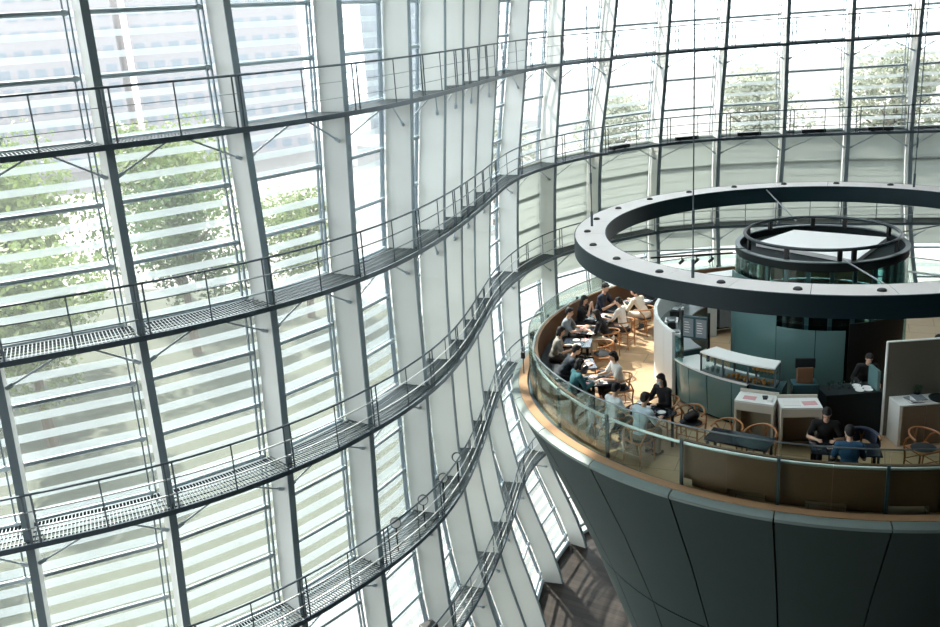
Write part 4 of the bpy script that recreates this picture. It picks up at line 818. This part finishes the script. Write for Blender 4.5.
def person(loc,rz,label,top=(30,30,32),low=(40,42,48),lean=12,hands=None,hair='short',sleeve='short',stand=False,scale=1.,head=(0,-14),mask=False,skirt=False,seat=.46):
    t=thing('person',label,'person',loc,rz,'people in the cafe'); S=scale
    V=lambda *a: Vector(a)*S
    L=rad(lean); upv=Vector((0,math.sin(L),math.cos(L))); fwd=Vector((0,math.cos(L),-math.sin(L)))
    hz=.90 if stand else (seat+.085)/S
    hip=V(0,0,hz); neck=hip+upv*.52*S; ch=hip+upv*.36*S; wa=hip+upv*.16*S
    Rt=Matrix.Rotation(-L,3,'X')
    sh=[neck+Vector((s*.17,0,0))*S-upv*.045*S for s in (-1,1)]
    hp=[hip+V(s*.095,0,-.01) for s in (-1,1)]
    if stand: kn=[V(s*.105,.03+.02*s,.49) for s in (-1,1)]; an=[V(s*.11,-.02+.03*s,.085) for s in (-1,1)]
    else: kn=[Vector((s*.12*S,.43*S,seat+.06)) for s in (-1,1)]; an=[Vector((s*.12*S,.40*S,.085)) for s in (-1,1)]
    hands=hands or ((-.14,.42,.80),(.14,.42,.80))
    el=[];ha=[]
    for k,s in enumerate((-1,1)):
        e,h=ik(sh[k],Vector(hands[k]),.29*S,.26*S,(s*.6,-.3,-1)); el.append(e);ha.append(h)
    # head frame
    hy,hp_=rad(head[0]),rad(head[1]); HR=Matrix.Rotation(hy,3,'Z')@Matrix.Rotation(hp_,3,'X'); hc=neck+Vector((0,.03,.0))*S+(upv*.6+Vector((0,0,.4))).normalized()*.185*S
    def H(x,y,z): return hc+HR@(Vector((x,y,z))*S)
    b=MB()
    b.ell(ch,(.155*S,.10*S,.19*S),16,10,Rt); b.ell(wa,(.135*S,.095*S,.16*S),16,10,Rt); b.ell(hip,(.165*S,.115*S,.115*S),16,10)
    caps(b,neck-upv*.06*S,hc-upv*.05*S,.055*S,.048*S); caps(b,sh[0],sh[1],.062*S,.062*S)
    b.ell(hc+HR@(Vector((0,-.008,.02))*S),(.074*S,.092*S,.098*S),16,12,HR); b.ell(H(0,.022,-.045),(.056*S,.066*S,.066*S),14,10,HR)
    b.ell(H(0,.092,-.018),(.012*S,.016*S,.022*S),8,6,HR)
    for s in (-1,1): b.ell(H(s*.076,-.005,-.01),(.010*S,.018*S,.03*S),8,6,HR)
    for k,s in enumerate((-1,1)):
        caps(b,sh[k],el[k],.050*S,.038*S); caps(b,el[k],ha[k],.038*S,.026*S)
        caps(b,hp[k],kn[k],.085*S,.058*S); caps(b,kn[k],an[k],.056*S,.036*S); caps(b,an[k]-V(0,.02,.035),an[k]+V(0,.14,-.05),.036*S,.03*S)
        d=(ha[k]-el[k]).normalized(); side=d.cross(Vector((0,0,1))); side=side.normalized() if side.length>1e-3 else Vector((1,0,0)); nn=side.cross(d)
        pc=ha[k]+d*.045*S; HM=Matrix((side,d,nn)).transposed()
        b.ell(pc,(.042*S,.052*S,.018*S),12,8,HM)
        for q,(o,l) in enumerate(((-.031,.052),(-.0105,.062),(.0105,.060),(.031,.045))):
            a0=pc+d*.04*S+side*o*S; m0=a0+d*l*.55*S-nn*.006*S; e0=m0+d*l*.45*S-nn*.022*S
            caps(b,a0,m0,.0095*S,.009*S,8); caps(b,m0,e0,.009*S,.0075*S,8)
        th=pc-side*s*(-1)*.034*S-d*.015*S if 0 else pc+side*(-.036 if (side.x*s>0) else .036)*S-d*.012*S
        ou=(th-pc); ou=(ou-d*ou.dot(d)).normalized(); m0=th+(d*.6+ou*.7).normalized()*.032*S
        caps(b,th,m0,.012*S,.010*S,8); caps(b,m0,m0+(d*.9+ou*.2-nn*.3).normalized()*.026*S,.010*S,.008*S,8)
    body=remesh(b,.0085,'body',M['skin'],t,3)
    # top
    g=.014*S; b=MB()
    b.ell(ch,(.155*S+g,.10*S+g,.19*S+g),16,10,Rt); b.ell(wa,(.138*S+g,.098*S+g,.17*S+g),16,10,Rt); b.ell(hip+upv*.03*S,(.165*S+g,.115*S+g,.10*S+g),16,10)
    caps(b,sh[0],sh[1],.062*S+g,.062*S+g); caps(b,neck-upv*.07*S,neck-upv*.015*S,.062*S,.058*S)
    for k in (0,1):
        e=sh[k].lerp(el[k],.72) if sleeve=='short' else el[k]
        caps(b,sh[k],e,.054*S+g,.046*S+g)
        if sleeve!='short': caps(b,el[k],ha[k]-(ha[k]-el[k])*.08,.044*S+g,.030*S+g)
    remesh(b,.012,'shirt',cloth(top),t,5)
    b=MB(); b.ell(hip+V(0,0,-.01),(.168*S+g,.118*S+g,.118*S+g),16,10)
    for k in (0,1):
        caps(b,hp[k],kn[k],.09*S+g,.064*S+g); 
        caps(b,kn[k],kn[k].lerp(an[k],.35 if skirt else .93),.062*S+g,(.06 if skirt else .046)*S+g)
    if skirt and not stand: b.ell((kn[0]+kn[1])/2-V(0,.12,0),(.17*S,.22*S,.085*S),14,10)
    remesh(b,.012,'skirt' if skirt else 'trousers',cloth(low),t,5)
    for k in (0,1):
        b=MB(); a=an[k]; caps(b,a-V(0,.035,.045),a+V(0,.15,-.052),.041*S,.034*S); remesh(b,.012,'shoe',M['shoe'],t,3)
    # hair
    b=MB(); b.ell(hc+HR@(Vector((0,-.022,.038))*S),(.084*S,.094*S,.095*S),18,12,HR); b.ell(H(0,-.055,-.005),(.074*S,.055*S,.075*S),14,10,HR)
    if hair=='short': b.ell(H(0,.045,.085),(.06*S,.045*S,.03*S),12,8,HR)
    if hair in('bob','long'):
        for s in (-1,1): caps(b,H(s*.072,-.02,.03),H(s*.078,-.015,-.10 if hair=='bob' else -.20),.03*S,.024*S)
        b.ell(H(0,-.075,-.06 if hair=='bob' else -.12),(.08*S,.045*S,.09*S if hair=='bob' else .15*S),14,10,HR); b.ell(H(0,.05,.08),(.062*S,.04*S,.032*S),12,8,HR)
    if hair=='bun': b.ell(H(0,-.115,.03),(.042*S,.042*S,.042*S),12,8,HR); b.ell(H(0,.045,.085),(.06*S,.042*S,.03*S),12,8,HR)
    if hair=='tail': 
        caps(b,H(0,-.09,.03),H(0,-.13,-.10),.03*S,.02*S); b.ell(H(0,.045,.085),(.06*S,.042*S,.03*S),12,8,HR)
    remesh(b,.010,'hair',M['hair'],t,3)
    for s in (-1,1):
        b=MB(); b.ell(H(s*.03,.080,.005),(.012*S,.008*S,.007*S),8,6,HR); b.build('eye',M['hair'],body,True,local=True)
    if mask:
        b=MB(); b.ell(H(0,.045,-.045),(.062*S,.062*S,.052*S),14,10,HR); remesh(b,.009,'face_mask',M['white'],t,3)
    else:
        b=MB(); b.ell(H(0,.086,-.058),(.022*S,.007*S,.006*S),8,6,HR); b.build('mouth',cloth((176,104,96)),body,True,local=True)
    return t
def sit(R,az,inward,label,**k):
    rz=rad(az+90 if inward else az-90)+rad(k.pop('turn',0)); person(pol(R,az),rz,label,**k)
onT=((-.16,.44,.77),(.15,.46,.77))
sit(5.93,146.5,True,'person in a black top on the bench raising both hands near the face',top=(26,26,30),lean=14,hands=((-.10,.34,1.02),(.06,.36,1.06)),hair='long',scale=.95)
sit(5.93,158.2,True,'man in a grey T-shirt on the bench stretching one arm over the table',top=(128,136,142),lean=16,hands=((-.16,.5,.82),(.2,.56,.84)),hair='short')
sit(5.95,171.5,True,'person in a beige-grey T-shirt at the left end of the bench curve',top=(136,132,124),low=(70,66,62),lean=18,hands=onT,hair='bob',scale=.94)
sit(5.90,-176.5,True,'person in dark navy on the bench bending far over the table',top=(30,42,52),low=(30,36,44),lean=38,hands=((-.15,.60,.77),(.16,.62,.77)),hair='short',sleeve='long')
sit(5.93,-165.8,True,'person in a teal shirt on the bench at the table full of papers',top=(58,112,120),low=(60,72,80),lean=18,hands=onT,hair='bob',scale=.96,sleeve='long')
sit(4.76,-167,False,'woman with black bobbed hair in a white blouse facing the teal-shirted person',top=(222,222,218),low=(52,50,52),lean=12,hands=onT,hair='bob',scale=.95,skirt=True)
sit(4.74,145,False,'woman in a white blouse seen from behind at the far tables',top=(226,216,206),low=(90,82,76),lean=10,hands=onT,hair='tail',scale=.95)
sit(4.78,156,False,'black-haired person in a black top and cream trousers leaning over a table',top=(24,24,28),low=(214,200,176),lean=30,hands=((-.15,.52,.77),(.16,.54,.77)),hair='long',scale=.96)
sit(4.78,131,False,'man in a cream shirt and trousers leaning on the farthest table',top=(226,212,192),low=(214,200,180),lean=36,hands=((-.2,.58,.79),(.2,.60,.79)),hair='short',sleeve='long',scale=.97,head=(0,-4))
sit(6.0,-150,True,'person in a white shirt sitting with the back to the glass, left of two',top=(214,220,222),low=(120,116,104),lean=16,hands=onT,hair='short',scale=.97)
sit(5.98,-142.5,True,'person in a pale blue shirt sitting with the back to the glass, right of two',top=(186,204,214),low=(150,138,118),lean=16,hands=onT,hair='short')
sit(4.72,-147.5,False,'woman with long dark hair in black wearing a white face mask',top=(22,22,25),low=(40,40,44),lean=10,hands=((-.14,.38,.78),(.15,.40,.78)),hair='long',mask=True,scale=.96,sleeve='long',head=(0,-10))
sit(4.76,-108.8,False,'man in a black T-shirt looking down at his hands in front of the charcoal counter',top=(18,18,20),low=(96,100,104),lean=20,hands=((-.15,.40,.78),(.16,.40,.78)),hair='short',head=(0,-35))
sit(5.93,-105.5,True,'person in a blue shirt on the near right bench, seen from behind',top=(38,82,116),low=(40,46,56),lean=16,hands=((-.12,.42,.78),(.12,.42,.78)),hair='short',mask=True)
sit(5.88,137.5,True,'man in a navy T-shirt sitting tall on the bench and reaching forward with both arms',top=(30,38,54),low=(30,34,42),lean=16,hands=((-.14,.52,.92),(.16,.50,.90)),hair='short',head=(-20,-20),scale=1.09,turn=10)
person(Vector((7.86,17.3,FZ)),rad(176),'staff member in black behind the charcoal counter',top=(20,22,24),low=(22,24,26),lean=28,hands=((-.18,.40,.86),(.18,.40,.86)),stand=True,hair='short',head=(0,-25),sleeve='long',scale=.88)
person(Vector((9.25,17.15,FZ)),rad(170),'staff member in dark clothes behind the tall partition board',top=(26,28,30),low=(26,28,30),lean=4,hands=((-.18,.28,.98),(.18,.28,.98)),stand=True,hair='short',head=(10,-14),sleeve='long',scale=1.0)
